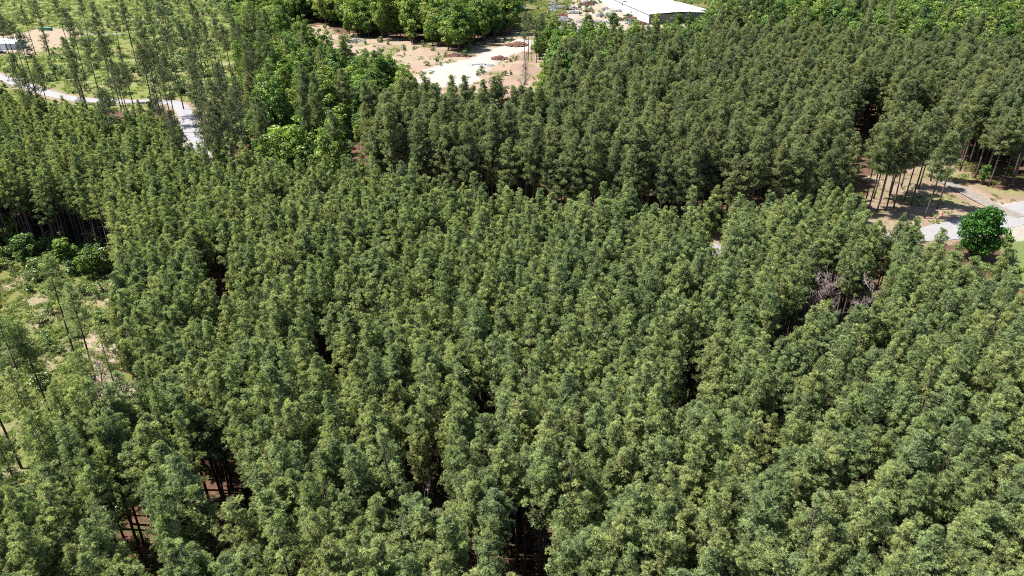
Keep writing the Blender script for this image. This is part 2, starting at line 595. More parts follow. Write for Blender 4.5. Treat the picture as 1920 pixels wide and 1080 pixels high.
def smooth_line(P, it=2):
    P = [np.array(p[:2]) for p in P]
    for _ in range(it):
        Q = [P[0]]
        for a, b in zip(P[:-1], P[1:]):
            Q += [a * 0.75 + b * 0.25, a * 0.25 + b * 0.75]
        Q.append(P[-1]); P = Q
    return P


ROADS = smooth_line(ROAD)
DRIVE = smooth_line([at(*p) for p in ((1915, 408), (1865, 390), (1825, 368), (1795, 352), (1765, 338))])
LANE = smooth_line([at(*p) for p in ((150, 66), (175, 63), (205, 63), (235, 65))])
WHITE = smooth_line([at(*p) for p in ((835, 150), (850, 130), (890, 118), (925, 104), (945, 97), (975, 88), (1010, 80), (1060, 70))])
G_GRASS = gpoly([(-400, -20), (430, -20), (470, 60), (480, 180), (470, 250), (400, 300), (345, 245), (330, 200), (-400, 240)])
G_LEFT = gpoly([(-300, 462), (89, 490), (200, 495), (225, 540), (250, 620), (266, 760), (268, 880), (235, 980), (120, 1040), (-60, 1080), (-400, 1080)])
G_LTAN = gpoly([(150, 640), (210, 620), (240, 700), (262, 800), (230, 830), (190, 760)])
G_DIRT = gpoly([(545, 42), (620, 54), (646, 66), (735, 72), (820, 82), (860, 92), (918, 76), (975, 62), (1050, 62), (1075, 100), (1030, 160), (1010, 240), (950, 250), (800, 230), (740, 170), (640, 130), (540, 90)])
G_SHED = gpoly([(-60, 92), (0, 100), (40, 104), (85, 97), (115, 84), (150, 66), (130, 53), (80, 52), (40, 62), (-60, 60)])
G_YARD = gpoly([(945, 40), (960, 12), (1000, -12), (1420, -30), (1440, 60), (1330, 75), (1100, 70), (960, 55)])
G_RUB = gpoly([(1060, 40), (1075, -10), (1160, -10), (1215, 45), (1320, 45), (1340, 60), (1200, 70), (1080, 62)])
G_OPEN = gpoly([(1590, 420), (1610, 380), (1640, 330), (1665, 300), (1720, 270), (1780, 300), (1810, 345), (1860, 352), (2000, 350), (2000, 420), (1800, 450), (1700, 455)])
G_LAWN = gpoly([(1870, 470), (1905, 440), (2100, 400), (2300, 600), (1990, 640), (1915, 560), (1885, 500)])
G_BACKFRONT = gpoly([(600, 370), (760, 399), (900, 418), (1100, 438), (1345, 444), (1500, 435), (1600, 401), (1640, 330), (1680, 285), (1760, 275), (1800, 335), (1860, 350), (2100, 340), (2600, 280), (2600, -60), (640, -60)])
# canopy outlines, at crown height
T_FRONT = gpoly([(-900, 60), (-300, 130), (0, 172), (74, 182), (163, 206), (246, 208), (305, 210), (336, 236), (352, 262), (372, 272), (400, 276), (440, 284), (500, 292), (560, 304), (640, 304), (720, 310), (820, 332),
                 (900, 348), (960, 350), (1005, 372), (1100, 357), (1200, 370), (1300, 374), (1400, 370), (1450, 363), (1510, 354), (1590, 368), (1623, 392), (1669, 408), (1714, 418), (1757, 432),
                 (1792, 466), (1835, 485), (1869, 480), (1905, 494), (1918, 540), (2000, 620), (2400, 800), (4200, 2400), (-2600, 2400), (-1600, 400)], 19.0)
T_BACK = gpoly([(640, 300), (645, 240), (680, 185), (723, 158), (760, 155), (830, 152), (880, 168), (925, 172), (960, 165), (1005, 185), (1030, 130), (1040, 90), (1060, 66), (1130, 55), (1200, 62), (1320, 48), (1400, 42),
                (1500, 50), (1640, 58), (1760, 66), (1920, 82), (2300, 110), (2900, 300), (2600, 520), (1900, 470), (640, 480)], 22.0)
T_MIX = gpoly([(1015, 150), (1035, 95), (1060, 72), (1200, 70), (1330, 62), (1350, 90), (1300, 150), (1180, 165), (1060, 190)], 15.0)
T_LEAFY = gpoly([(415, -60), (540, -60), (552, 45), (600, 72), (645, 85), (690, 110), (760, 118), (835, 125), (860, 165), (723, 158), (680, 185), (645, 240), (640, 300), (560, 300), (470, 262), (480, 160), (440, 60)], 13.0)
G_TOPWOOD = gpoly([(470, -60), (548, 45), (604, 45), (646, 73), (735, 77), (820, 88), (844, 102), (918, 82), (958, 72), (972, 30), (975, 5), (1100, -25), (1130, -60)])
T_RIGHTWOOD = gpoly([(1320, 46), (1325, 25), (1345, 8), (1380, -60), (2600, -60), (2600, 90), (2300, 108), (1920, 80), (1760, 64), (1640, 56), (1500, 48), (1400, 40)], 18.0)


def keep_clear(P, top, holes, h, half_w=1.7, hc=0.55):
    """False for trees whose crown would stand in front of one of the openings of the photograph"""
    ok = np.ones(len(P), bool)
    for (x0, y0, x1, y1) in holes:
        bx, by, _ = at((x0 + x1) / 2, (y0 + y1) / 2, 0)
        for i in range(len(P)):
            if not ok[i] or P[i, 1] > by + 1:
                continue
            u1, v1, d = proj(P[i, 0], P[i, 1], h * 0.98)
            u0, v0, _ = proj(P[i, 0], P[i, 1], h * hc)
            w = half_w * FPX / d
            lo, hi = min(u0, u1) - w, max(u0, u1) + w
            if hi < x0 or lo > x1 or v1 > y1 or v0 < y0:
                continue
            # crown as a slanted strip
            ymid0, ymid1 = max(v1, y0), min(v0, y1)
            hit = False
            for yy in (ymid0, (ymid0 + ymid1) / 2, ymid1):
                f = (yy - v1) / max(1e-6, v0 - v1)
                uc = u1 + (u0 - u1) * f
                if uc + w > x0 and uc - w < x1:
                    hit = True
            if hit: ok[i] = False
    return ok


def jitter_grid(x0, x1, y0, y1, sp, jit, seed):
    """jittered planting rows running askew to the view, clipped to the box"""
    rng = np.random.RandomState(seed)
    cx, cy = (x0 + x1) / 2, (y0 + y1) / 2
    R = math.hypot(x1 - x0, y1 - y0) / 2 + sp
    k = np.arange(-R, R, sp)
    X, Y = np.meshgrid(k, k * 0.88)
    X = X + (np.arange(len(k))[:, None] % 2) * sp * 0.5
    P = np.stack([X.ravel(), Y.ravel()], 1)
    c, s = math.cos(0.6), math.sin(0.6)
    Q = P @ np.array([[c, -s], [s, c]]) + np.array([cx, cy])
    Q += rng.normal(size=Q.shape) * jit
    Q += np.stack([vnoise(Q, 14, seed + 1) - 0.5, vnoise(Q, 14, seed + 2) - 0.5], 1) * sp * 2.2
    return Q[(Q[:, 0] > x0) & (Q[:, 0] < x1) & (Q[:, 1] > y0) & (Q[:, 1] < y1)]


# ------------------------------------------------------------------ ground
def build_ground():
    ys = np.concatenate([[-400, -200, -80, -20, 10], np.geomspace(25, 720, 760), np.geomspace(760, 6000, 24)])
    us = np.concatenate([[-7, -3.5, -2, -1.4], np.linspace(-1, 1, 620), [1.4, 2, 3.5, 7]])
    half = np.abs(ys) * 0.82 + 25
    X = us[None, :] * half[:, None]; Y = np.repeat(ys[:, None], len(us), 1)
    P = np.stack([X.ravel(), Y.ravel()], 1)
    sc = np.clip(np.hypot(P[:, 0], P[:, 1]) / 200, 0.3, 2.5)
    wp = P + np.stack([vnoise(P, 6, 1) - 0.5, vnoise(P, 6, 2) - 0.5], 1) * 7 * sc[:, None] + np.stack([vnoise(P, 1.7, 3) - 0.5, vnoise(P, 1.7, 4) - 0.5], 1) * 2.5
    grass = inside(wp, G_GRASS).astype(float)
    left = inside(wp, G_LEFT).astype(float)
    tan = inside(wp, G_LTAN).astype(float)
    dirt = inside(wp, G_DIRT).astype(float)
    shed = inside(wp, G_SHED).astype(float)
    yard = inside(wp, G_YARD).astype(float)
    rub = inside(wp, G_RUB).astype(float)
    opn = inside(wp, G_OPEN).astype(float)
    lawn = inside(wp, G_LAWN).astype(float)
    rd = seg_dist(P, ROADS)
    verge = np.clip(1 - (rd - 3.0 - 2 * vnoise(P, 3, 9)) / 2.0, 0, 1)
    grass = np.maximum(grass, left * 0.8)
    green = np.maximum(grass, yard * 0.6); green = np.maximum(green, dirt * np.clip(vnoise(P, 8, 22) * 2.4 - 1.3, 0, 0.8)); green = np.maximum(green, opn * np.clip(vnoise(P, 9, 23) * 2.5 - 1.0, 0, 1)); green = np.maximum(green, lawn)
    bare = np.maximum.reduce([dirt * np.clip(1.35 - np.clip(vnoise(P, 8, 22) * 2.4 - 1.0, 0, 1), 0, 1), shed, tan, rub, opn * np.clip(1.3 - vnoise(P, 9, 23) * 1.2, 0, 1) * 0.9, verge * 0.8])
    green *= 1 - np.maximum.reduce([shed, rub, verge * 0.8])
    wd = seg_dist(P, WHITE)
    white = np.clip(1 - (wd - 5.5 - 5 * vnoise(P, 7, 12) - 5 * (P[:, 1] < at(900, 118)[1])) / 2.5, 0, 1) * dirt
    white = np.maximum(white, np.clip(1 - (seg_dist(P, LANE) - 1.4) / 1.0, 0, 1) * 0.7)
    white = np.maximum(white, 0.75 * inside(wp, gpoly([(1868, 388), (1930, 378), (2050, 350), (2060, 440), (1930, 448), (1878, 440)])))
    white = np.maximum(white, rub * 0.7 * (vnoise(P, 2.5, 5) > 0.55))
    pink = np.clip(dirt * (vnoise(P, 16, 20) * 1.8 - 0.75) + opn * (vnoise(P, 7, 21) * 2 - 0.7) + inside(wp, gpoly([(930, 118), (1000, 100), (1030, 160), (1010, 240), (950, 240), (900, 140)])) * 0.6, 0, 1)
    bare = np.maximum(bare, left * np.clip(vnoise(P, 5, 24) * 3 - 1.7, 0, 1) * 0.8)
    bare = np.maximum(bare, green * (1 - left) * (1 - lawn) * np.clip(vnoise(P, 11, 26) * 3 - 2.0, 0, 1) * 0.6)
    z = (vnoise(P, 9, 7) - 0.5) * 0.35 * (rd > 5) + (vnoise(P, 2.2, 8) - 0.5) * 0.12 * (rd > 5)
    for px, py, r_, hh in ((975, 82, 7, 2.6), (900, 128, 7, 1.3), (965, 130, 10, 1.8), (1000, 150, 9, 1.6), (620, 60, 7, 1.8), (700, 88, 6, 1.5), (790, 95, 8, 1.2), (860, 105, 6, 1.3)):
        c = at(px, py)
        d = np.hypot(P[:, 0] - c[0], P[:, 1] - c[1])
        z += hh * np.exp(-(d / r_) ** 2 * 2) * (0.6 + 0.8 * vnoise(P, 2.5, 30))
    z = z * (rd > 4)
    me = bpy.data.meshes.new('ground')
    nx, ny = len(us), len(ys)
    V = np.column_stack([P, z]).astype(np.float32)
    me.vertices.add(nx * ny); me.vertices.foreach_set('co', V.ravel())
    I = np.arange(nx * ny).reshape(ny, nx)
    F = np.stack([I[:-1, :-1], I[:-1, 1:], I[1:, 1:], I[1:, :-1]], -1).reshape(-1, 4)
    me.loops.add(F.size); me.loops.foreach_set('vertex_index', F.astype(np.int32).ravel())
    me.polygons.add(len(F)); me.polygons.foreach_set('loop_start', np.arange(0, F.size, 4, dtype=np.int32))
    me.update(calc_edges=True)
    me.polygons.foreach_set('use_smooth', np.ones(len(F), bool))
    for nm, a in (('green', green), ('bare', bare), ('white', white), ('pink', pink), ('lawn', lawn)):
        at_ = me.attributes.new(nm, 'FLOAT', 'POINT'); at_.data.foreach_set('value', a.astype(np.float32))
    m, t, out = new_mat('ground_cover')
    A = lambda n: N(t, 'ShaderNodeAttribute', attribute_name=n).outputs['Fac']
    n1 = noise(t, 0.25, 8, 0.7); n2 = noise(t, 1.6, 6, 0.7); n3 = noise(t, 0.05, 4, 0.6)
    litter = ramp(t, n2, [(0.3, (0.033, 0.017, 0.012)), (0.5, (0.067, 0.035, 0.023)), (0.72, (0.101, 0.063, 0.044))])
    litter = mixc(t, ramp(t, n1, [(0.52, (0, 0, 0)), (0.62, (1, 1, 1))]), litter, ramp(t, n2, [(0.3, (0.020, 0.027, 0.010)), (0.7, (0.047, 0.060, 0.020))]))
    gr = ramp(t, n2, [(0.28, (0.034, 0.049, 0.012)), (0.5, (0.075, 0.099, 0.022)), (0.72, (0.122, 0.134, 0.039))])
    gr = mixc(t, ramp(t, n1, [(0.55, (0, 0, 0)), (0.70, (1, 1, 1))]), gr, ramp(t, n2, [(0.3, (0.131, 0.107, 0.055)), (0.7, (0.205, 0.172, 0.102))]))
    gr = mixc(t, ramp(t, n3, [(0.45, (0, 0, 0)), (0.65, (0.500, 0.500, 0.500))]), gr, (0.121, 0.093, 0.038))
    lw = ramp(t, n2, [(0.3, (0.055, 0.075, 0.022)), (0.7, (0.085, 0.105, 0.036))])
    ba = ramp(t, n2, [(0.3, (0.115, 0.086, 0.056)), (0.5, (0.168, 0.133, 0.094)), (0.7, (0.215, 0.180, 0.138))])
    pk = ramp(t, n2, [(0.3, (0.125, 0.078, 0.056)), (0.7, (0.205, 0.150, 0.116))])
    wh = ramp(t, n2, [(0.25, (0.155, 0.135, 0.115)), (0.7, (0.250, 0.230, 0.210))])
    ba = mixc(t, A('pink'), ba, pk)
    ba = mixc(t, ramp(t, n1, [(0.60, (0, 0, 0)), (0.68, (0.279, 0.279, 0.279))]), ba, (0.093, 0.102, 0.042))
    c = mixc(t, A('green'), litter, gr)
    c = mixc(t, A('lawn'), c, lw)
    c = mixc(t, A('bare'), c, ba)
    c = mixc(t, A('white'), c, wh)
    b = N(t, 'ShaderNodeBsdfPrincipled'); t.links.new(c, b.inputs['Base Color']); b.inputs['Roughness'].default_value = 0.95
    b.inputs['Specular IOR Level'].default_value = 0.1
    bp = N(t, 'ShaderNodeBump'); bp.inputs['Strength'].default_value = 0.9; bp.inputs['Distance'].default_value = 0.3
    t.links.new(n2, bp.inputs['Height']); t.links.new(bp.outputs[0], b.inputs['Normal'])
    t.links.new(b.outputs[0], out.inputs[0])
    me.materials.append(m)
    o = link('ground', me)
    tag(o, kind='structure')
    return V


GV = build_ground()


def ribbon(name, line, w, z, mat, label=None):
    L = [np.array(p) for p in line]
    mb = MB(); vs = []; fs = []
    rng = random.Random(4)
    for i, p in enumerate(L):
        d = L[min(i + 1, len(L) - 1)] - L[max(i - 1, 0)]
        d = d / np.linalg.norm(d); n = np.array([-d[1], d[0]])
        for k in (-1, -0.33, 0.33, 1):
            ww = w / 2 * k * (1 + rng.uniform(-0.05, 0.05)) * (1 + 0.7 * min(1, max(0, (p[0] - 95) / 12)) * (name == 'road'))
            q = p + n * ww
            vs.append((q[0], q[1], z + 0.05 * (1 - k * k)))
    for i in range(len(L) - 1):
        for k in range(3):
            a = i * 4 + k
            fs.append((a, a + 1, a + 5, a + 4))
    mb.add(vs, fs)
    o = link(name, mb.mesh(name, mat, True))
    tag(o, label, kind='structure')
    return o


def road_mat():
    m, t, out = new_mat('worn_asphalt')
    n1 = noise(t, 0.35, 6, 0.7); n2 = noise(t, 4.0, 6, 0.7)
    c = ramp(t, n1, [(0.3, (0.109, 0.105, 0.112)), (0.55, (0.142, 0.138, 0.142)), (0.75, (0.186, 0.176, 0.169))])
    c = mixc(t, 0.35, c, ramp(t, n2, [(0.3, (0.088, 0.088, 0.093)), (0.7, (0.197, 0.192, 0.186))]))
    b = N(t, 'ShaderNodeBsdfPrincipled'); t.links.new(c, b.inputs['Base Color']); b.inputs['Roughness'].default_value = 0.9
    t.links.new(b.outputs[0], out.inputs[0])
    return m


M_ROAD = road_mat()
M_GRAVEL = plain_mat('pale_gravel', (0.084, 0.073, 0.061), (0.135, 0.120, 0.106), 0.8, 0.95)
ribbon('road', ROADS, 5.6, 0.10, M_ROAD)
ribbon('driveway', DRIVE, 4.2, 0.16, M_GRAVEL)
ribbon('dirt_lane', LANE, 2.0, 0.22, M_GRAVEL)

# ------------------------------------------------------------------ plant variants
PINES = []
PSPEC = [(20.5, 9.5, 1.85, 15, 5, 0.05, 1.0, 1.0), (21.5, 10.5, 1.7, 16, 5, 0.08, 1.0, 1.0), (19.5, 8.0, 2.05, 12, 6, 0.08, 1.0, 0.9), (22.0, 9.5, 1.45, 15, 4, 0.10, 0.95, 1.1),
         (20.0, 10.0, 1.85, 15, 5, 0.32, 0.85, 1.0), (21.0, 8.5, 1.95, 13, 5, 0.10, 1.1, 0.85), (18.0, 7.5, 1.6, 11, 5, 0.12, 1.0, 1.0), (22.5, 11.5, 1.75, 17, 5, 0.16, 0.9, 1.05),
         (22.8, 11.0, 1.75, 14, 4, 0.50, 0.75, 1.0), (19.5, 9.0, 1.6, 12, 4, 0.45, 0.7, 0.9), (20.8, 7.5, 1.75, 11, 5, 0.25, 0.9, 0.8), (21.8, 10.0, 1.55, 15, 4, 0.30, 0.8, 1.1)]
for i, (h, cl, r_, wh, pw, th, de, sh) in enumerate(PSPEC):
    PINES.append(pine_variant('pine%d' % i, 100 + i, h, cl, r_ * 0.93, wh, pw, M_PINE, th, de, 11, sh, tsize=0.80))
PINE_LOOK = ['full rounded', 'tall full', 'broad squat', 'slender', 'thin-crowned', 'dense bushy', 'short', 'long-crowned', 'sparse see-through', 'scrawny', 'flat-topped', 'gappy narrow']
PINE_H = [p[0] for p in PSPEC]
TALL = []
for i, (h, cl, r_, wh, th) in enumerate([(29, 11, 2.5, 13, 0.38), (27, 12, 2.3, 14, 0.45), (30, 10, 2.8, 12, 0.33), (26, 13, 2.2, 15, 0.42), (28, 9, 3.0, 11, 0.36)]):
    TALL.append(pine_variant('tallpine%d' % i, 200 + i, h, cl, r_, wh, 5, M_TALL, th, 0.52, 5, 0.9, tsize=1.25))
CLEARP = []
for cr_, tk_ in TALL:
    c2_ = cr_.copy(); c2_.materials.clear(); c2_.materials.append(M_PINE)
    CLEARP.append((c2_, tk_))
TALL_H = [29, 27, 30, 26, 28]
BACK = []
for i, (h, cl, r_, wh, th) in enumerate([(24, 14, 2.6, 15, 0.15), (25.5, 15, 2.4, 16, 0.2), (23, 12.5, 2.8, 13, 0.15), (26, 13.5, 2.2, 15, 0.2), (24.5, 16, 2.5, 17, 0.25), (22.5, 12, 2.5, 13, 0.1)]):
    BACK.append(pine_variant('maturepine%d' % i, 300 + i, h, cl, r_, wh, 5, M_BACK, th, 0.9, 7, 0.95, tsize=1.2))
BACK_H = [24, 25.5, 23, 26, 24.5, 22.5]
BROAD = []
for i, (h, r_, b_, lo, per, lr) in enumerate([(14, 3.6, 2.5, 60, 70, (0.8, 1.5)), (16, 3.2, 3, 60, 70, (0.8, 1.4)), (12, 3.4, 2, 50, 70, (0.7, 1.4)), (17, 2.8, 4, 55, 70, (0.7, 1.3)), (13, 4.2, 2.5, 70, 70, (0.9, 1.6)), (10, 2.6, 1.5, 38, 70, (0.6, 1.2))]):
    BROAD.append(broad_variant('broad%d' % i, 400 + i, h, r_, b_, lo, per, M_BROAD, 0.27, lr))
BROAD_H = [14, 16, 12, 17, 13, 10]
BROAD_LOOK = ['wide rounded', 'tall rounded', 'bushy', 'tall narrow', 'broad spreading', 'small bushy']
SHRUB = [broad_variant('shrub%d' % i, 500 + i, h, r_, 0.2, lo, 42, M_SHRUB, 0.15, (0.4, 0.75)) for i, (h, r_, lo) in enumerate([(3.2, 1.7, 18), (2.2, 1.5, 14), (4.2, 1.6, 22)])]
WEED = []
for i in range(3):
    rng = np.random.RandomState(600 + i)
    C = np.column_stack([rng.normal(size=(7, 2)) * 0.55, 0.2 + 0.25 * rng.rand(7)])
    V, tn = leafy(C, np.full(7, 0.34), rng, 18, 0.12, 0.8)
    WEED.append(np_mesh('weed_clump%d' % i, V, 4, M_WEED, tn))
BARE = [bare_variant('bare%d' % i, 700 + i, h, s_, M_TWIG, limbs=li, twigs=12, tw=0.013) for i, (h, s_, li) in enumerate([(12, 1.8, 40), (14, 1.9, 44), (10, 1.6, 36)])]
BARE_H = [12, 14, 10]


def in_frame(P, z, m=25):
    u, v, d = proj(P[:, 0], P[:, 1], z)
    return (u > -m) & (u < 1920 + m) & (v > -m) & (v < 1080 + m) & (d > 0)


def assign(P, nvar, seed, s0=0.9, s1=1.1):
    rng = np.random.RandomState(seed)
    n = len(P)
    return np.column_stack([P, np.full(n, -0.05), rng.rand(n) * 6.283, s0 + (s1 - s0) * rng.rand(n), rng.randint(0, nvar, n)])


# ------------------------------------------------------------------ dense pine stand
P = jitter_grid(-420, 420, 8, 330, 2.72, 0.5, 11)
P = P[np.abs(P[:, 0]) < P[:, 1] * 0.85 + 45]
P = P[inside(P, T_FRONT)]
P = P[seg_dist(P, ROADS) > 5.0]
inL = inside(P, G_LEFT)
rngL = np.random.RandomState(5)
uL, vL, _ = proj(P[:, 0], P[:, 1], 0.0)
P = P[~(inL & (rngL.rand(len(P)) > np.where(vL > 930, 0.28, 0.0)))]
P = P[~inside(P, G_LAWN)]
P = P[~inside(P, gpoly([(1800, 455), (1890, 450), (1925, 500), (1900, 520), (1840, 515), (1795, 480)]))]
HOLES = [(1336, 456, 1348, 474),  (350, 232, 364, 250), (1764, 408, 1790, 438), (1886, 392, 1915, 425),  (320, 196, 360, 230),
         (975, 985, 1010, 1060), (400, 855, 425, 930), (775, 875, 800, 930), (1434, 848, 1444, 862), (246, 960, 262, 1040), (1482, 602, 1490, 612), (8, 838, 30, 880), (200, 690, 220, 730),
         (908, 755, 914, 765), (400, 500, 412, 520), (1290, 690, 1302, 712), (25, 420, 190, 490), (1542, 518, 1566, 556), (1615, 530, 1636, 558), (1755, 1008, 1765, 1020), (600, 640, 610, 656)]
P = P[keep_clear(P, 0, HOLES, 20.5)]
thin = vnoise(P, 9, 77) * 0.7 + vnoise(P, 4, 78) * 0.3
P = P[thin > 0.08]
A_ = assign(P, len(PINES), 21, 0.84, 1.03)
hs = np.array(PINE_H)[A_[:, 5].astype(int)] * A_[:, 4]
vis = in_frame(P, 14.0, 0)
d = np.hypot(np.hypot(P[:, 0], P[:, 1]), H - 16)
order = np.argsort(np.where(vis, d, 1e9))
near = order[:300]
rest = order[300:]
items = []
for i in near:
    u, v, _ = proj(P[i, 0], P[i, 1], hs[i] * 0.8)
    items.append((u, v, i))
first = {}
for u, v, i in order_for_labels(items):
    k = int(A_[i, 5])
    e = plant('pine_tree', PINES[k], A_[i, 0], A_[i, 1], A_[i, 2], A_[i, 3], A_[i, 4])
    tag(e, place_label('pine', PINE_LOOK[k], u, v), 'pine tree', 'pines of the dense stand')
    if k not in first: first[k] = [c for c in e.children]
PR = [first[k] for k in range(len(PINES))]
stuff_instances('pine_forest', PR, A_[rest], 'dense stand of young pines running back to the road, crowns touching', 'pine forest')
print('pines', len(P))

# ------------------------------------------------------------------ mature pines beyond the road
P = jitter_grid(-140, 620, 140, 700, 4.3, 0.9, 12)
P = P[P[:, 0] < P[:, 1] * 0.85 + 45]
P = P[(inside(P, T_BACK) | (inside(P, T_RIGHTWOOD) & (np.random.RandomState(8).rand(len(P)) < 0.1))) & inside(P, G_BACKFRONT) & (seg_dist(P, ROADS) > 7) & (seg_dist(P, DRIVE) > 3.5)]
P = P[~inside(P, G_OPEN)]
P = P[keep_clear(P, 0, [(1625, 180, 1660, 225), (1690, 285, 1712, 315), (1600, 200, 1625, 210)], 24.0)]
P = P[(vnoise(P, 10, 79) * 0.7 + vnoise(P, 5, 80) * 0.3) > 0.13]
P = P[~(inside(P, T_MIX) & (np.random.RandomState(3).rand(len(P)) < 0.5))]
A_ = assign(P, len(BACK), 22, 0.76, 1.08)
print('mature pines', len(P))
# opening on the right: single trees, base pixels and lean from the photo
OPEN_PINES = [(1695, 377, 1), (1733, 409, 5), (1757, 392, 3), (1722, 355, 0), (1638, 372, 4), (1620, 392, 2), (1660, 396, 1), (1676, 388, 5), (1644, 398, 0), (1853, 350, 2), (1895, 352, 4), (1800, 320, 0), (1625, 405, 3), (1650, 380, 2), (1668, 365, 0), (1690, 350, 4), (1708, 385, 3), (1745, 340, 1)]
proto = {}
for j, (px, py, k) in enumerate(OPEN_PINES):
    x, y, _ = at(px, py)
    sc = 0.93 + 0.06 * (j % 3)
    e = plant('mature_pine', BACK[k], x, y, -0.05, j * 1.3, sc)
    u, v, _ = proj(x, y, 20)
    tag(e, place_label('pine', 'dark straight', u, v), 'mature pine', 'mature pines beyond the road')
    proto.setdefault(k, list(e.children))
vis = in_frame(P, 20.0, 0)
d = np.hypot(P[:, 0], P[:, 1])
order = np.argsort(np.where(vis, d, 1e9))
near = [i for i in order[:215]]
rest = order[215:]
items = [(*proj(P[i, 0], P[i, 1], 22.0)[:2], i) for i in near]
BLOOK = ['full', 'tall', 'wide-topped', 'slender', 'loose', 'short dense']
for u, v, i in order_for_labels(items):
    k = int(A_[i, 5])
    e = plant('mature_pine', BACK[k], A_[i, 0], A_[i, 1], A_[i, 2], A_[i, 3], A_[i, 4])
    tag(e, place_label('mature pine', BLOOK[k], u, v), 'mature pine', 'mature pines beyond the road')
    proto.setdefault(k, list(e.children))
stuff_instances('mature_pine_forest', [proto[k] for k in range(len(BACK))], A_[rest], 'olive green mature pines spreading far beyond the road', 'pine forest')

# ------------------------------------------------------------------ tall bare-stemmed pines over the upper left field (crown tops in the photo)
TOPS = [(20, 90), (60, 120), (110, 190), (215, 10), (240, 60), (262, 150), (350, -20), (392, 50), (425, 100), (480, -20), (505, 40), (590, 20), (600, 90), (640, 150), (770, 0), (780, 60), (860, 60),
        (880, 110), (950, 180), (1000, 40), (1040, 120), (1060, 180), (1090, 20), (1150, 120), (1180, 180), (1200, 240), (1250, 60), (1290, 130), (1330, 60), (1350, 120), (1390, 140), (1440, 20),
        (1470, 120), (1510, 150), (1550, 190), (1560, 20), (400, 240), (440, 290), (475, 380), (540, 240), (560, 330), (600, 200), (650, 240), (700, 380), (740, 420), (760, 300), (820, 200), (850, 260),
        (900, 250), (950, 300), (1000, 330), (1020, 420), (980, 260), (1190, 320), (1200, 420), (1240, 380), (1340, 320), (1370, 400), (1430, 400), (1450, 460), (1280, 500), (1330, 640), (1380, 700),
        (50, 330), (110, 400), (160, 440), (190, 380), (600, 560), (500, 600), (980, 560), (1000, 620), (1100, 680), (1250, 640), (1300, 720), (1420, 620), (1480, 560), (1540, 460), (1560, 330), (1590, 260),
        (1400, 560), (1350, 480), (1230, 160), (1120, 250), (690, 60), (920, -10), (1010, -20), (1200, -10), (130, 30), (40, 10), (-20, 60), (1620, 60), (1640, 180)]
items = []
rng = np.random.RandomState(31)
for q_, (tx, ty) in enumerate(TOPS):
    if q_ % 6 == 4: continue
    k = rng.randint(0, len(TALL)); sc = rng.uniform(0.88, 1.02)
    px, py = tx / 3.375 + rng.uniform(-3, 3), ty / 3.375 + rng.uniform(-3, 3)
    x, y, _ = at(px, py, TALL_H[k] * sc)
    items.append((px, py, k, sc, x, y))
tproto = {}
for px, py, k, sc, x, y in order_for_labels(items):
    e = plant('tall_pine', TALL[k], x, y, -0.05, rng.rand() * 6.28, sc)
    tag(e, place_label('tall pine', ['thin-topped', 'sparse', 'broad-topped', 'narrow', 'flat-topped'][k], px, py), 'tall pine', 'tall bare-stemmed pines over the weedy field')
    tproto.setdefault(k, list(e.children))
far = np.array([at(rng.uniform(-700, 560), rng.uniform(-90, -25), 0)[:2] for _ in range(70)])
left = np.array([at(rng.uniform(-400, -20), rng.uniform(40, 260), 0)[:2] for _ in range(30)])
PP = np.concatenate([far, left])
stuff_instances('tall_pine_scatter', [tproto[k] for k in sorted(tproto)], assign(PP, len(tproto), 32, 0.88, 1.02), 'thin tall pines far back over the weedy field at the top edge', 'pines')

# ------------------------------------------------------------------ clearing on the left: scattered single pines, a dead one, dark shrub
LP = [(75, 478), (118, 535), (-10, 585), (10, 690), (150, 660), (55, 765), (95, 715), (180, 600), (-20, 780), (135, 790), (30, 600), (-60, 640), (215, 700)]
for j, (px, py) in enumerate(LP):
    k = j % 5
    sc = 0.72 + 0.03 * (j % 3)
    x, y, _ = at(px, py, TALL_H[k] * sc)
    e = plant('clearing_pine', CLEARP[k], x, y, -0.05, j * 0.9, sc)
    tag(e, place_label('lone pine', 'dark-stemmed', px, py + 40), 'pine tree', 'single pines in the weedy clearing')

# ------------------------------------------------------------------ broadleaf woods
B = []


def scatter_broad(poly, z, sp, seed, zone, extra=None, s0=0.85, s1=1.15):
    x0, y0 = poly.min(0); x1, y1 = poly.max(0)
    Q = jitter_grid(x0, x1, y0, min(y1, 900), sp, sp * 0.22, seed)
    Q = Q[inside(Q, poly) & (Q[:, 1] > 30) & (np.abs(Q[:, 0]) < Q[:, 1] * 0.8 + 30)]
    Q = Q[(seg_dist(Q, ROADS) > 6)]
    if extra is not None: Q = Q[extra(Q)]
    a = assign(Q, len(BROAD), seed + 1, s0, s1)
    B.append(np.column_stack([a, np.full(len(a), zone)]))


scatter_broad(T_LEAFY, 13, 5.2, 41, 0, lambda Q: ~inside(Q, G_DIRT) & (vnoise(Q, 9, 90) > 0.24), 0.5, 1.25)
scatter_broad(G_TOPWOOD, 0, 7.4, 42, 1, lambda Q: Q[:, 1] < 800, 1.0, 1.75)
scatter_broad(T_RIGHTWOOD, 18, 7.0, 43, 2, lambda Q: Q[:, 1] < 900, 0.8, 1.6)
scatter_broad(gpoly([(1000, 96), (1040, 84), (1120, 84), (1200, 84), (1330, 84), (1330, 100), (1100, 110), (1040, 122), (1015, 120)]), 0, 6.5, 44, 3, None, 0.5, 0.95)
scatter_broad(T_MIX, 15, 7.0, 45, 4, None, 0.85, 1.45)
B = np.concatenate(B)
vis = in_frame(B[:, :2], 12.0, 5)
d = np.hypot(B[:, 0], B[:, 1])
order = np.argsort(np.where(vis, d, 1e9))
near, rest = order[:290], order[290:]
items = [(*proj(B[i, 0], B[i, 1], BROAD_H[int(B[i, 5])] * 0.8)[:2], i) for i in near]
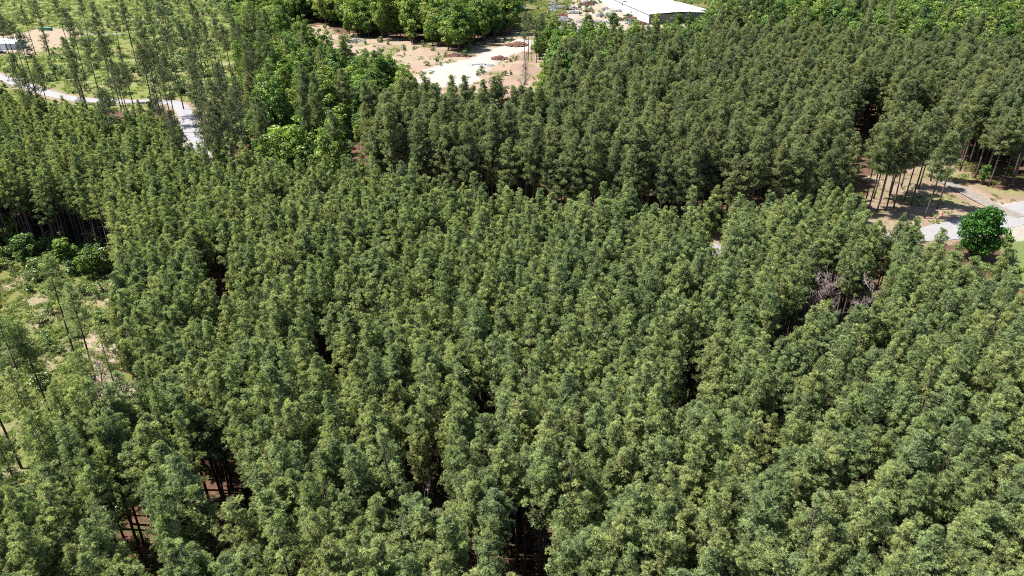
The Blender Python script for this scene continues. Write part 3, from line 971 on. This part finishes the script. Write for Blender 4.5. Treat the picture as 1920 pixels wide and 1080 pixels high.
bproto = {}
for u, v, i in order_for_labels(items):
    k = int(B[i, 5])
    e = plant('broadleaf_tree', BROAD[k], B[i, 0], B[i, 1], -0.05, B[i, 3], B[i, 4])
    tag(e, place_label('leafy tree', BROAD_LOOK[k], u, v), 'broadleaf tree', 'bright green broadleaf trees')
    bproto.setdefault(k, list(e.children))
stuff_instances('broadleaf_forest', [bproto[k] for k in range(len(BROAD))], B[rest], 'bright green broadleaf woods fading back at the top edge', 'broadleaf forest')
print('broad', len(B))

# the round dark maple beside the road
mv = broad_variant('maple', 900, 12.8, 4.5, 1.0, 120, 110, M_MAPLE, 0.24, (0.9, 1.6))
x, y, _ = at(1827, 487)
e = plant('maple_tree', mv, x, y, 0, 0.4, 1.0)
tag(e, 'round dark green maple standing alone beside the pale road', 'maple tree')

# broadleaf trees one can tell apart
SOLO = [(1884, 470, 5, 0.42, 'small light green tree at the lawn edge behind the maple'), (1900, 535, 5, 0.45, 'yellow-green young tree at the lawn edge below the maple'),
        (25, 465, 2, 0.75, 'bushy pale green tree at the back of the weedy clearing'), (130, 505, 5, 0.75, 'low bright bush in front of the dark pine trunks'),
        (175, 520, 2, 0.6, 'spreading green bush where the clearing meets the dense stand'), (60, 500, 5, 0.8, 'leafy sapling clump under the stand edge'),
        (40, 660, 5, 0.72, 'dark shrubby tree throwing a black shadow in the clearing'), (1650, 228, 5, 0.8, 'lime green small tree inside the dark hollow'),
        (1680, 222, 5, 0.7, 'soft green small tree on the rim of the dark hollow'), (1840, 345, 5, 0.6, 'bright bush below the pines beside the driveway'),
        (290, 225, 3, 0.55, 'bright green sapling at the inside of the road bend'), (780, 1000, 5, 0.6, 'lime sapling under the pines near the bottom edge'),
        (955, 1000, 5, 0.55, 'green understory sapling beside the black gap'), (1490, 640, 5, 0.5, 'yellow-green sapling in the shaded hollow')]
for px, py, k, sc, lab in SOLO:
    x, y, _ = at(px, py)
    e = plant('small_tree', BROAD[k], x, y, 0, px * 0.1, sc)
    tag(e, lab, 'small tree')

YT = [(1040, 62, 4, 0.8, 'round olive tree rising against the tan end of the yard'), (1012, 66, 2, 0.8, 'lime tree at the near end of the scrap yard'), (1102, 60, 0, 0.75, 'dull green tree standing in front of the rubble yard'),
      (1150, 58, 2, 0.95, 'dark round tree between the rubble yard and the warehouse corner'), (1128, 70, 5, 0.9, 'small lime tree under the rubble yard'), (1170, 22, 5, 0.8, 'bright green tree at the near corner of the white roof'),
      (1075, 72, 1, 0.6, 'slim green tree below the middle of the rubble yard'), (1250, 62, 5, 0.8, 'thin grey-green tree before the dark warehouse wall'), (1290, 60, 3, 0.7, 'narrow tree topping the warehouse eave'), (1228, 66, 1, 0.85, 'tree at the shaded corner of the warehouse'), (1268, 58, 0, 0.8, 'round tree below the middle of the warehouse wall'), (1312, 56, 2, 0.8, 'bushy tree at the lean-to end of the warehouse')]
for px, py, k, sc, lab in YT:
    x, y, _ = at(px, py)
    e = plant('yard_tree', BROAD[k], x, y, 0, px * 0.1, sc)
    tag(e, lab, 'tree')

# ------------------------------------------------------------------ leafless trees and odd ones
BT = [(1548, 505, 0, 1.5, 'purple-grey leafless tree in the dense stand, taller of the pair'), (1570, 518, 1, 1.25, 'purple-grey leafless tree crowding the orange-leaved shrub'),
      (1630, 518, 2, 1.65, 'purple-grey leafless tree on the far side of the orange shrub'), (1530, 514, 2, 1.7, 'thin leafless tree on the outer edge of the purple group'),
      (982, 178, 1, 1.3, 'tall bare brown tree in front of the pink dirt bank'), (1440, 75, 2, 1.5, 'grey leafless tree at the top of the dense pines'),
      (1150, 190, 0, 1.6, 'dark leafless tree sunk in the mature pines'), (215, 770, 0, 1.0, 'dead brown pine over the tan strip of ground'),
      (800, 960, 0, 0.9, 'dead branchy tree in the brown gap'), (1500, 690, 0, 1.1, 'grey leafless tree leaning out of the shaded hollow'), (1022, 1090, 2, 1.1, 'bare grey snag at the edge of the black gap')]
for px, py, k, sc, lab in BT:
    if 1500 < px < 1640 and py < 560: sc *= 0.9
    x, y, _ = at(px, py + 10, BARE_H[k] * sc if 1500 < px < 1640 and py < 560 else 0)
    e = plant('leafless_tree', BARE[k], x, y, 0, px * 0.13, sc, 'branches')
    tag(e, lab, 'leafless tree')
ov = broad_variant('orange', 910, 7, 2.4, 0.8, 30, 46, M_ORANGE, 0.13, (0.4, 0.8))
x, y, _ = at(1603, 540, 7)
e = plant('orange_shrub', ov, x, y, 0, 0, 1.0, 'crown')
tag(e, 'orange-leaved shrub between the purple leafless trees', 'shrub')
rv = pine_variant('rust', 920, 20, 9, 2.1, 12, 5, M_RUST, 0.3, 0.8, 7, tsize=1.15)
x, y, _ = at(1345, 68, 20)
e = plant('dead_pine', rv, x, y, 0, 0, 1.1)
tag(e, 'rust red dead pine among the dense pines below the warehouse', 'dead pine')
# pines standing among the leafy trees
Q = jitter_grid(-190, -20, 150, 430, 20, 4.5, 91)
Q = Q[inside(Q, T_LEAFY) & ~inside(Q, G_DIRT) & (seg_dist(Q, ROADS) > 6)]
items = [(*proj(q[0], q[1], 20.0)[:2], q, i) for i, q in enumerate(Q)]
for u, v, q, i in order_for_labels(items):
    k = i % len(BACK)
    e = plant('mature_pine', BACK[k], q[0], q[1], -0.05, i * 1.1, 0.78 + 0.05 * (i % 5))
    tag(e, place_label('pine', 'dark grey-green', u, v), 'mature pine', 'pines among the leafy trees')
# tall group at the end of the white driveway
for j, (px, py, sc) in enumerate([(984, 112, 0.8), (990, 118, 0.85), (997, 116, 0.75), (1006, 118, 0.7), (1015, 112, 0.8)]):
    x, y, _ = at(px, py)
    e = plant('clump_pine', TALL[j % 5], x, y, 0, j, sc)
    tag(e, 'tall pine in the clump at the end of the dirt driveway, %s counting outwards' % ORD[j], 'tall pine', 'pine clump by the dirt')
# pale trunks in the dark hollow
for j, (px, py, hh) in enumerate([(1640, 212, 20), (1612, 196, 18), (1660, 206, 19), (1585, 176, 15)]):
    x, y, _ = at(px, py)
    mb = MB(); mb.tube([(0, 0, -0.5), (0.5, 0.2, hh * 0.5), (1.2, 0.3, hh)], [0.28, 0.2, 0.08], 7)
    br = MB()
    for q in range(9):
        zq = hh * (0.55 + 0.05 * q); a = q * 2.1
        br.tube([(1.0, 0.3, zq), (1.0 + math.cos(a) * 1.6, 0.3 + math.sin(a) * 1.6, zq + 0.5)], [0.05, 0.015], 4, cap=False)
    e = empty('dead_tree', (x, y, 0))
    link('trunk', mb.mesh('snag_trunk', M_BARKL, True), e); link('branches', br.mesh('snag_branches', M_BARKL), e)
    tag(e, ['tallest pale bare trunk standing in the dark hollow', 'pale bare trunk on the near rim of the dark hollow', 'slim pale trunk against the lime tree in the hollow', 'short pale trunk apart from the other bare trunks'][j], 'dead tree')
# leaning grey snags low on the right
for j, (px, py, lean) in enumerate([(1815, 1010, 2.5), (1826, 1018, 4.0), (1838, 1040, 1.5), (1720, 890, 2.5)]):
    x, y, _ = at(px, py)
    mb = MB(); mb.tube([(0, 0, -0.5), (lean * 0.4, 0.2, 7), (lean, 0.6, 14)], [0.17, 0.12, 0.05], 7)
    br = MB()
    for q in range(12):
        zq = 6 + 0.65 * q; a = q * 2.4; xx = lean * (zq / 14)
        br.tube([(xx, 0.4, zq), (xx + math.cos(a) * 1.4, 0.4 + math.sin(a) * 1.4, zq + 0.4)], [0.035, 0.01], 3, cap=False)
    e = empty('grey_snag', (x, y, 0), 0, 1)
    link('trunk', mb.mesh('snag_trunk', M_BARKL, True), e); link('branches', br.mesh('snag_branches', M_BARKL), e)
    tag(e, ['grey dead snag between the pines low on one side, upright one', 'grey dead snag leaning hard beside an upright snag', 'grey dead snag nearest the lower corner', 'thin grey snag alone above the leaning snags'][j], 'dead tree')

# ------------------------------------------------------------------ undergrowth
sp = []
rng = np.random.RandomState(51)


def fill(poly, n, k, s0, s1, cond=None):
    x0, y0 = poly.min(0); x1, y1 = poly.max(0)
    Q = np.column_stack([rng.uniform(x0, x1, n), rng.uniform(y0, min(y1, 700), n)])
    Q = Q[inside(Q, poly)]
    Q = Q[(seg_dist(Q, ROADS) > 4.2) & (seg_dist(Q, DRIVE) > 2.8) & (seg_dist(Q, LANE) > 2.2)]
    if cond is not None: Q = Q[cond(Q)]
    a = assign(Q, k, rng.randint(1e6), s0, s1)
    a[:, 2] = 0.0
    return a


notdirt = lambda Q: ~(inside(Q, G_SHED) | inside(Q, G_DIRT))
cover = [fill(G_GRASS, 42000, 3, 0.5, 1.5, lambda Q: notdirt(Q) & (vnoise(Q, 7, 60) > 0.34)), fill(G_LEFT, 9000, 3, 0.3, 1.0, lambda Q: (vnoise(Q, 5, 61) > 0.32) & ~inside(Q, G_LTAN)),
         fill(G_YARD, 9000, 3, 0.8, 1.8, lambda Q: (vnoise(Q, 12, 62) > 0.42) & ~inside(Q, G_RUB)), fill(G_OPEN, 900, 3, 0.3, 0.8, lambda Q: vnoise(Q, 5, 63) > 0.6), fill(G_DIRT, 2600, 3, 0.6, 1.3, lambda Q: (vnoise(Q, 7, 64) > 0.62) & (seg_dist(Q, WHITE) > 8)),
         fill(gpoly([(-200, 1080), (-200, 300), (2100, 300), (2100, 1080)]), 22000, 3, 0.35, 1.0, lambda Q: (vnoise(Q, 7, 65) > 0.48) & ~inside(Q, G_LAWN) & ~inside(Q, G_OPEN))]
wobs = []
for i in range(3):
    x, y, _ = at(40 + 45 * i, 560 + 30 * i)
    o = link('weed_clump', WEED[i]); o.location = (x, y, 0)
    tag(o, ['low pale weed clump high in the weedy clearing', 'low pale weed clump midway down the weedy clearing', 'low pale weed clump beside the tan strip of ground'][i], 'weeds', 'weed clumps')
    wobs.append([o])
stuff_instances('undergrowth', wobs, np.concatenate(cover), 'yellow-green weeds and low brush over the open ground', 'undergrowth')
# shrubs
sh = np.concatenate([fill(G_GRASS, 3000, 3, 0.4, 1.2, lambda Q: notdirt(Q) & (vnoise(Q, 9, 71) > 0.4)), fill(gpoly([(250, -20), (430, -20), (475, 60), (480, 200), (460, 270), (400, 290), (330, 185), (260, 150)]), 1500, 3, 0.6, 1.7, lambda Q: vnoise(Q, 9, 72) > 0.35), fill(G_LEFT, 520, 3, 0.35, 1.1, lambda Q: (vnoise(Q, 8, 70) > 0.42) & ~inside(Q, G_LTAN)),
                     fill(G_YARD, 420, 3, 0.5, 1.2, lambda Q: ~inside(Q, G_RUB)), fill(G_RUB, 160, 3, 0.5, 1.2), fill(G_DIRT, 520, 3, 0.35, 1.0, lambda Q: seg_dist(Q, WHITE) > 10),
                     fill(T_LEAFY, 2600, 3, 0.8, 1.7), fill(gpoly([(-300, 440), (0, 440), (200, 470), (220, 520), (100, 520), (-200, 500)]), 220, 3, 0.7, 1.5),
                     fill(gpoly([(0, 1080), (0, 330), (1900, 460), (1900, 1080)]), 500, 3, 0.3, 0.9)])
vis = in_frame(sh[:, :2], 1, 0)
d = np.hypot(sh[:, 0], sh[:, 1])
open_ = inside(sh[:, :2], G_LEFT) | inside(sh[:, :2], G_GRASS)
order = np.argsort(np.where(vis & open_, d, 1e9))
near, rest = order[:110], order[110:]
items = [(*proj(sh[i, 0], sh[i, 1], 1.5)[:2], i) for i in near]
sproto = {}
for u, v, i in order_for_labels(items):
    k = int(sh[i, 5])
    e = plant('green_shrub', SHRUB[k], sh[i, 0], sh[i, 1], 0, sh[i, 3], sh[i, 4])
    tag(e, place_label('shrub', ['rounded green', 'low green', 'upright green'][k], u, v), 'shrub', 'green shrubs on open ground')
    sproto.setdefault(k, list(e.children))
stuff_instances('shrubbery', [sproto[k] for k in range(3)], sh[rest], 'bright green brush among the trees and far weeds', 'shrubbery')

# ------------------------------------------------------------------ built things
M_WHITE = plain_mat('white_metal', (0.585, 0.593, 0.600), (0.645, 0.652, 0.660), 0.6, 0.45)
M_WALLG = plain_mat('grey_white_wall', (0.300, 0.312, 0.324), (0.372, 0.384, 0.390), 0.6, 0.6)
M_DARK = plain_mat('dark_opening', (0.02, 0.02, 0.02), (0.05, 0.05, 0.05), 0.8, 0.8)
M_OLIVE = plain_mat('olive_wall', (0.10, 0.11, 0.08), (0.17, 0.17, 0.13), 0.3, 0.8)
M_TEAL = plain_mat('green_steel', (0.015, 0.11, 0.075), (0.03, 0.17, 0.12), 1.5, 0.5)
M_RUSTY = plain_mat('rusty_steel', (0.058, 0.022, 0.013), (0.119, 0.054, 0.032), 1.5, 0.8)
M_GREYS = plain_mat('grey_debris', (0.092, 0.097, 0.109), (0.210, 0.210, 0.223), 1.2, 0.8)
M_PALE = plain_mat('pale_debris', (0.138, 0.127, 0.118), (0.214, 0.203, 0.198), 1.0, 0.9)
M_REDC = plain_mat('red_clay', (0.075, 0.034, 0.022), (0.150, 0.075, 0.050), 1.2, 0.95, bump=0.6)
M_RED = plain_mat('red_paint', (0.45, 0.03, 0.02), (0.55, 0.05, 0.03), 4, 0.5)
M_WOOD = plain_mat('pole_wood', (0.16, 0.14, 0.12), (0.30, 0.27, 0.24), 3, 0.9)
M_GLASS = plain_mat('dark_glass', (0.03, 0.035, 0.04), (0.06, 0.07, 0.08), 3, 0.15)
M_RUBR = plain_mat('tyre_rubber', (0.02, 0.02, 0.02), (0.04, 0.04, 0.04), 5, 0.8)


def gable(name_root, loc, rz, w, l, hw, hr, over=0.35):
    """w across, l along local x; returns the empty. walls, roof, doors as parts"""
    e = empty(name_root, loc, rz)
    wl = MB()
    x, y = l / 2, w / 2
    vs = [(-x, -y, 0), (x, -y, 0), (x, y, 0), (-x, y, 0), (-x, -y, hw), (x, -y, hw), (x, y, hw), (-x, y, hw), (-x, 0, hr), (x, 0, hr)]
    wl.add(vs, [(0, 1, 5, 4), (2, 3, 7, 6), (1, 2, 6, 9, 5), (3, 0, 4, 8, 7)])
    for i in range(int(l / 1.2)):                       # corrugation battens
        xx = -x + 0.6 + i * 1.2
        for s in (-1, 1):
            wl.box((xx, s * (y + 0.03), hw / 2), (0.08, 0.06, hw - 0.1))
    link('wall', wl.mesh('shed_wall', M_WALLG), e)
    rf = MB()
    t = 0.12
    for s in (-1, 1):
        sl_ = (hr - hw) / y
        yo = y + over
        z1 = hw - over * sl_
        a = [(-x - over, s * yo, z1 + 0.02), (x + over, s * yo, z1 + 0.02), (x + over, 0, hr + 0.02), (-x - over, 0, hr + 0.02)]
        b = [(p[0], p[1], p[2] + t) for p in a]
        rf.add(a + b, [(0, 1, 2, 3), (7, 6, 5, 4), (0, 4, 5, 1), (1, 5, 6, 2), (2, 6, 7, 3), (3, 7, 4, 0)])
        n = int(l / 0.9)
        for i in range(n + 1):
            xx = -x - over + 0.1 + i * (l + 2 * over - 0.2) / n
            rf.tube([(xx, s * yo, z1 + 0.16), (xx, s * 0.05, hr + 0.155)], [0.03, 0.03], 4)
    link('roof', rf.mesh('shed_roof', M_WHITE), e)
    return e


# white shed, upper left: long side towards the camera, gable end to the right
c1 = np.array(at(-60, 93)[:2]); c2 = np.array(at(33, 93)[:2])
Lx = np.linalg.norm(c2 - c1)
e = gable('white_shed', ((c1[0] + c2[0]) / 2, (c1[1] + c2[1]) / 2 + 4.5, 0), math.radians(-3), 9.0, Lx, 3.3, 4.9)
dr = MB(); dr.box((0, 0, 1.4), (2.6, 0.08, 2.8)); [dr.box((0, -0.06, 0.5 + k * 0.6), (2.6, 0.03, 0.05)) for k in range(4)]
o = link('door', dr.mesh('shed_door', M_WHITE), e); o.location = (Lx / 2 - 7, -4.56, 0)
dr = MB(); dr.box((0, 0, 1.05), (0.08, 1.0, 2.1))
o = link('side_door', dr.mesh('shed_side_door', M_DARK), e); o.location = (Lx / 2 + 0.05, -2.4, 0)
tag(e, 'white metal shed on tan dirt with a gabled roof', 'shed')

# dark vehicle beside the shed, half out of the frame
def pickup(name, loc, rz, mat, label, cat='pickup truck', van=False):
    e = empty(name, loc, rz)
    b = MB()
    b.box((0, 0, 0.75), (5.2, 1.9, 0.6))
    if van:
        b.box((0.5, 0, 1.75), (4.1, 1.9, 1.4), taper=0.94)
    else:
        b.box((0.1, 0, 1.35), (1.9, 1.75, 0.62), taper=0.8)
        for s in (-1, 1): b.box((-1.75, s * 0.88, 1.15), (1.7, 0.1, 0.25))
        b.box((1.9, 0, 1.08), (1.3, 1.7, 0.12))
    link('body', b.mesh('truck_body', mat), e)
    for sx in (-1.6, 1.65):
        for sy in (-0.9, 0.9):
            w = MB(); w.tube([(sx, sy - 0.13, 0.38), (sx, sy + 0.13, 0.38)], [0.38, 0.38], 14)
            link('wheel', w.mesh('truck_wheel', M_RUBR), e)
    g = MB(); g.box((1.04 if not van else 2.56, 0, 1.4 if not van else 1.9), (0.06, 1.4, 0.42 if not van else 0.6))
    for s in (-1, 1): g.box((0.1, s * 0.86, 1.36), (1.3, 0.05, 0.35))
    link('window', g.mesh('truck_glass', M_GLASS), e)
    tag(e, label, cat)
    return e


M_NAVY = plain_mat('dark_paint', (0.02, 0.022, 0.03), (0.04, 0.042, 0.05), 2, 0.3)
x, y, _ = at(2, 101)
pickup('parked_truck', (x, y, 0), 0.3, M_NAVY, 'dark pickup parked at the corner of the white shed')
x, y, _ = at(952, 24)
pickup('white_van', (x, y, 0.1), 0.5, M_WHITE, 'small white van parked beside the little white shed', 'van', True)
x, y, _ = at(958, 27)
pickup('work_truck', (x - 1, y - 2, 0.1), 0.1, M_WALLG, 'grey-white pickup in front of the white van')

# green dumpster
x, y, _ = at(88, 57)
e = empty('green_dumpster', (x, y, 0), math.radians(-6))
b = MB()
b.box((0, 0, 0.9), (6.4, 2.3, 1.5), taper=1.03)
for i in range(8): 
    for s in (-1, 1): b.box((-2.9 + i * 0.83, s * 1.2, 0.9), (0.12, 0.12, 1.45))
link('body', b.mesh('dumpster_body', M_TEAL), e)
b = MB(); b.box((-1.4, 0, 1.75), (3.3, 2.36, 0.14)); b.box((1.9, 0, 1.75), (2.9, 2.36, 0.14))
link('lid', b.mesh('dumpster_lid', M_TEAL), e)
b = MB(); [b.tube([(sx, sy - 0.1, 0.12), (sx, sy + 0.1, 0.12)], [0.14, 0.14], 10) for sx in (-2.7, 2.7) for sy in (-0.8, 0.8)]
link('roller', b.mesh('dumpster_roller', M_RUBR), e)
tag(e, 'green dumpster at the far side of the tan dirt lot', 'dumpster')

# red hydrant in the opening
x, y, _ = at(1766, 405)
e = empty('fire_hydrant', (x, y, 0), 0.3, 1.0)
b = MB(); b.tube([(0, 0, 0), (0, 0, 0.08), (0, 0, 0.1), (0, 0, 0.62)], [0.19, 0.19, 0.13, 0.13], 12)
link('body', b.mesh('hydrant_body', M_RED, True), e)
b = MB(); b.tube([(0, 0, 0.62), (0, 0, 0.72), (0, 0, 0.8), (0, 0, 0.88)], [0.16, 0.14, 0.07, 0.03], 12)
link('cap', b.mesh('hydrant_cap', M_RED, True), e)
b = MB(); b.tube([(-0.24, 0, 0.48), (0.24, 0, 0.48)], [0.07, 0.07], 10); b.tube([(0, -0.25, 0.42), (0, 0, 0.42)], [0.08, 0.08], 10)
link('nozzle', b.mesh('hydrant_nozzle', M_RED, True), e)
tag(e, 'small red hydrant on the brown lawn beside the road', 'fire hydrant')

# small white storage shed in the yard
x, y, _ = at(976, 21)
e = gable('storage_shed', (x, y, 0), math.radians(8), 4.0, 5.2, 3.2, 4.0, 0.2)
for s in (-0.9, 0.9):
    d_ = MB(); d_.box((0, 0, 1.2), (0.9, 0.06, 2.1)); o = link('door', d_.mesh('store_door', M_GREYS), e); o.location = (s, -2.07, 0)
tag(e, 'small white storage shed beside the white van', 'shed')

# big white warehouse with low roof, near gable side in shade, open lean-to
x0, y0, _ = at(1216, 46); x1, y1, _ = at(1318, 42)
ang = math.atan2(y1 - y0, x1 - x0)
wd = math.hypot(x1 - x0, y1 - y0)
e = empty('white_warehouse', (x0, y0, 0), ang)
wl = MB(); Ld = 160; he = 6.2
sk = 17.0                                             # the building runs away slightly to the side
vs = [(0, 0, 0), (wd, 0, 0), (wd + sk, Ld, 0), (sk, Ld, 0), (0, 0, he), (wd, 0, he), (wd + sk, Ld, he), (sk, Ld, he)]
wl.add(vs, [(0, 1, 5, 4), (1, 2, 6, 5), (2, 3, 7, 6), (3, 0, 4, 7)])
for i in range(int(wd / 2)): wl.box((0.8 + i * 2, -0.05, he / 2), (0.12, 0.1, he - 0.2))
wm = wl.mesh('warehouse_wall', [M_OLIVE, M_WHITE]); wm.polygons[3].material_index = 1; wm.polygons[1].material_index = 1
link('wall', wm, e)
rf = MB()
o_ = 0.6; zr = he + 1.0
a = [(-o_, -o_, he), (wd + o_, -o_, he), (wd + sk + o_, Ld, he), (sk - o_, Ld, he), (wd / 2, -o_, zr), (wd / 2 + sk, Ld, zr)]
b_ = [(p[0], p[1], p[2] + 0.3) for p in a]
rf.add(a + b_, [(6, 10, 11, 9), (10, 7, 8, 11), (0, 3, 5, 4), (4, 5, 2, 1), (0, 4, 10, 6), (4, 1, 7, 10), (1, 2, 8, 7), (3, 0, 6, 9), (2, 5, 11, 8), (5, 3, 9, 11)])
for i in range(1, 30):
    y_ = i * Ld / 30; s_ = sk * y_ / Ld
    rf.tube([(s_ - o_, y_, he + 0.32), (s_ + wd / 2, y_, zr + 0.32)], [0.05, 0.05], 4)
    rf.tube([(s_ + wd + o_, y_, he + 0.32), (s_ + wd / 2, y_, zr + 0.32)], [0.05, 0.05], 4)
link('roof', rf.mesh('warehouse_roof', M_WHITE), e)
ln = MB(); ln.box((wd + 9.6, 47, 4.6), (11, 44, 0.25)); link('lean_to_roof', ln.mesh('leanto_roof', M_WHITE), e)
for i in range(4):
    p_ = MB(); p_.box((wd + 14.5, 26 + i * 14, 2.25), (0.4, 0.4, 4.5)); link('post', p_.mesh('leanto_post', M_GREYS), e)
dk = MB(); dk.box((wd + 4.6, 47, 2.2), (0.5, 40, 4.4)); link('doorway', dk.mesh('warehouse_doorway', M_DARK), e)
tag(e, 'big warehouse with a low white metal roof at the top edge', 'warehouse')

# utility pole with transformer and cables
x, y, _ = at(1186, 33)
e = empty('utility_pole', (x, y, 0), 0.5)
b = MB(); b.tube([(0, 0, -0.3), (0, 0, 13)], [0.2, 0.13], 8); link('pole', b.mesh('pole', M_WOOD, True), e)
b = MB(); b.box((0, 0, 12.2), (2.6, 0.14, 0.16)); link('crossarm', b.mesh('arm', M_WOOD), e)
b = MB(); b.tube([(0.4, 0, 9.4), (0.4, 0, 10.6)], [0.32, 0.32], 10); link('transformer', b.mesh('transformer', M_GREYS, True), e)
for s in (-1.1, 1.1):
    b = MB()
    pp = []
    for k in range(13):
        f = k / 12
        pp.append((s + 38 * f, -34 * f, 12.3 - 2 * math.sin(math.pi * f) - 3.5 * f))
    b.tube(pp, [0.035] * 13, 4); link('cable', b.mesh('cable', M_DARK), e)
tag(e, 'wooden utility pole with a transformer in front of the white warehouse roof', 'utility pole')
x2, y2 = x + 38 * math.cos(0.5) + 34 * math.sin(0.5), y + 38 * math.sin(0.5) - 34 * math.cos(0.5)
e = empty('utility_pole', (x2, y2, 0), 0.5)
b = MB(); b.tube([(0, 0, -0.3), (0, 0, 9.3)], [0.2, 0.14], 8); link('pole', b.mesh('pole', M_WOOD, True), e)
b = MB(); b.box((0, 0, 8.7), (2.6, 0.14, 0.16)); link('crossarm', b.mesh('arm', M_WOOD), e)
tag(e, 'shorter utility pole down among the trees below the warehouse', 'utility pole')


# heaps
def heap(name, px, py, r_, h, mat, n, size, label, cat, seed, squash=1.0):
    rg = np.random.RandomState(seed)
    mb = MB()
    for i in range(n):
        a = rg.rand() * 6.28; q = rg.rand() ** 0.6
        x_, y_ = math.cos(a) * q * r_, math.sin(a) * q * r_ * squash
        z_ = h * (1 - q ** 1.5) * rg.rand() ** 0.5
        s = size * (0.4 + rg.rand() * 0.9)
        mb.box((x_, y_, z_ + s * 0.2), (s * (0.6 + rg.rand() * 1.4), s * (0.5 + rg.rand()), s * (0.3 + 0.5 * rg.rand())), rg.rand() * 3, taper=0.5 + 0.5 * rg.rand())
    x_, y_, _ = at(px, py)
    o = link(name, mb.mesh(name, mat)); o.location = (x_, y_, 0.2)
    tag(o, label, cat)
    return o


heap('clay_heap', 936, 111, 4.2, 1.4, M_REDC, 220, 0.7, 'orange-red heap of clay lumps on the white dirt driveway', 'heap', 1, 0.8)
heap('rubble_heap', 902, 124, 6.5, 0.7, M_GREYS, 150, 0.7, 'low grey rubble heap on the pink dirt bank', 'heap', 2, 0.6)
heap('brush_heap', 860, 106, 7.5, 1.2, M_RUSTY, 200, 0.8, 'dark brown brush heap along the edge of the leafy trees', 'heap', 3, 0.5)
heap('clay_bank', 970, 86, 6.0, 1.6, M_REDC, 260, 1.0, 'reddish clay bank at the end of the dirt driveway', 'heap', 4, 0.7)
heap('scrap_pile', 973, 28, 2.4, 2.2, M_RUSTY, 60, 1.0, 'brown scrap pile below the little white shed', 'scrap pile', 5)
heap('scrap_stack', 969, 36, 2.8, 1.4, M_DARK, 60, 1.0, 'black and rusty scrap stack lowest in the yard', 'scrap pile', 6)
heap('stone_heap', 665, 78, 5.0, 1.0, M_GREYS, 90, 0.8, 'grey stone heap at the wood edge of the tan clearing', 'heap', 7)
rg = random.Random(8)
for j in range(44):
    px, py = rg.uniform(1035, 1205), rg.uniform(0, 60)
    if py < (px - 1140) * 0.45: py += 26
    heap('rubble_pile', px, py, rg.uniform(3, 6.5), rg.uniform(0.8, 2.4), [M_PALE, M_GREYS, M_PALE, M_RUSTY, M_GREYS][j % 5], 150, 0.8, '', '', 20 + j, 0.6)
    o = COL.objects[-1]
    o['label'] = place_label('rubble pile', ['pale', 'grey', 'whitish', 'dark brown', 'grey jumbled'][j % 5], px, py)
    o['category'] = 'rubble pile'; o['group'] = 'rubble piles in the yard'
for j, (px, py) in enumerate([(1270, 52), (1230, 56), (1310, 50), (1325, 38)]):
    o = heap('rubble_pile', px, py, 5, 1.4, [M_PALE, M_GREYS, M_PALE, M_REDC][j], 90, 1.1, '', '', 70 + j, 0.5)
    o['label'] = place_label('rubble pile', ['pale', 'grey', 'whitish', 'reddish'][j], px, py) + ' wall'
    o['category'] = 'rubble pile'; o['group'] = 'rubble piles in the yard'
print('objects', len(S.objects))
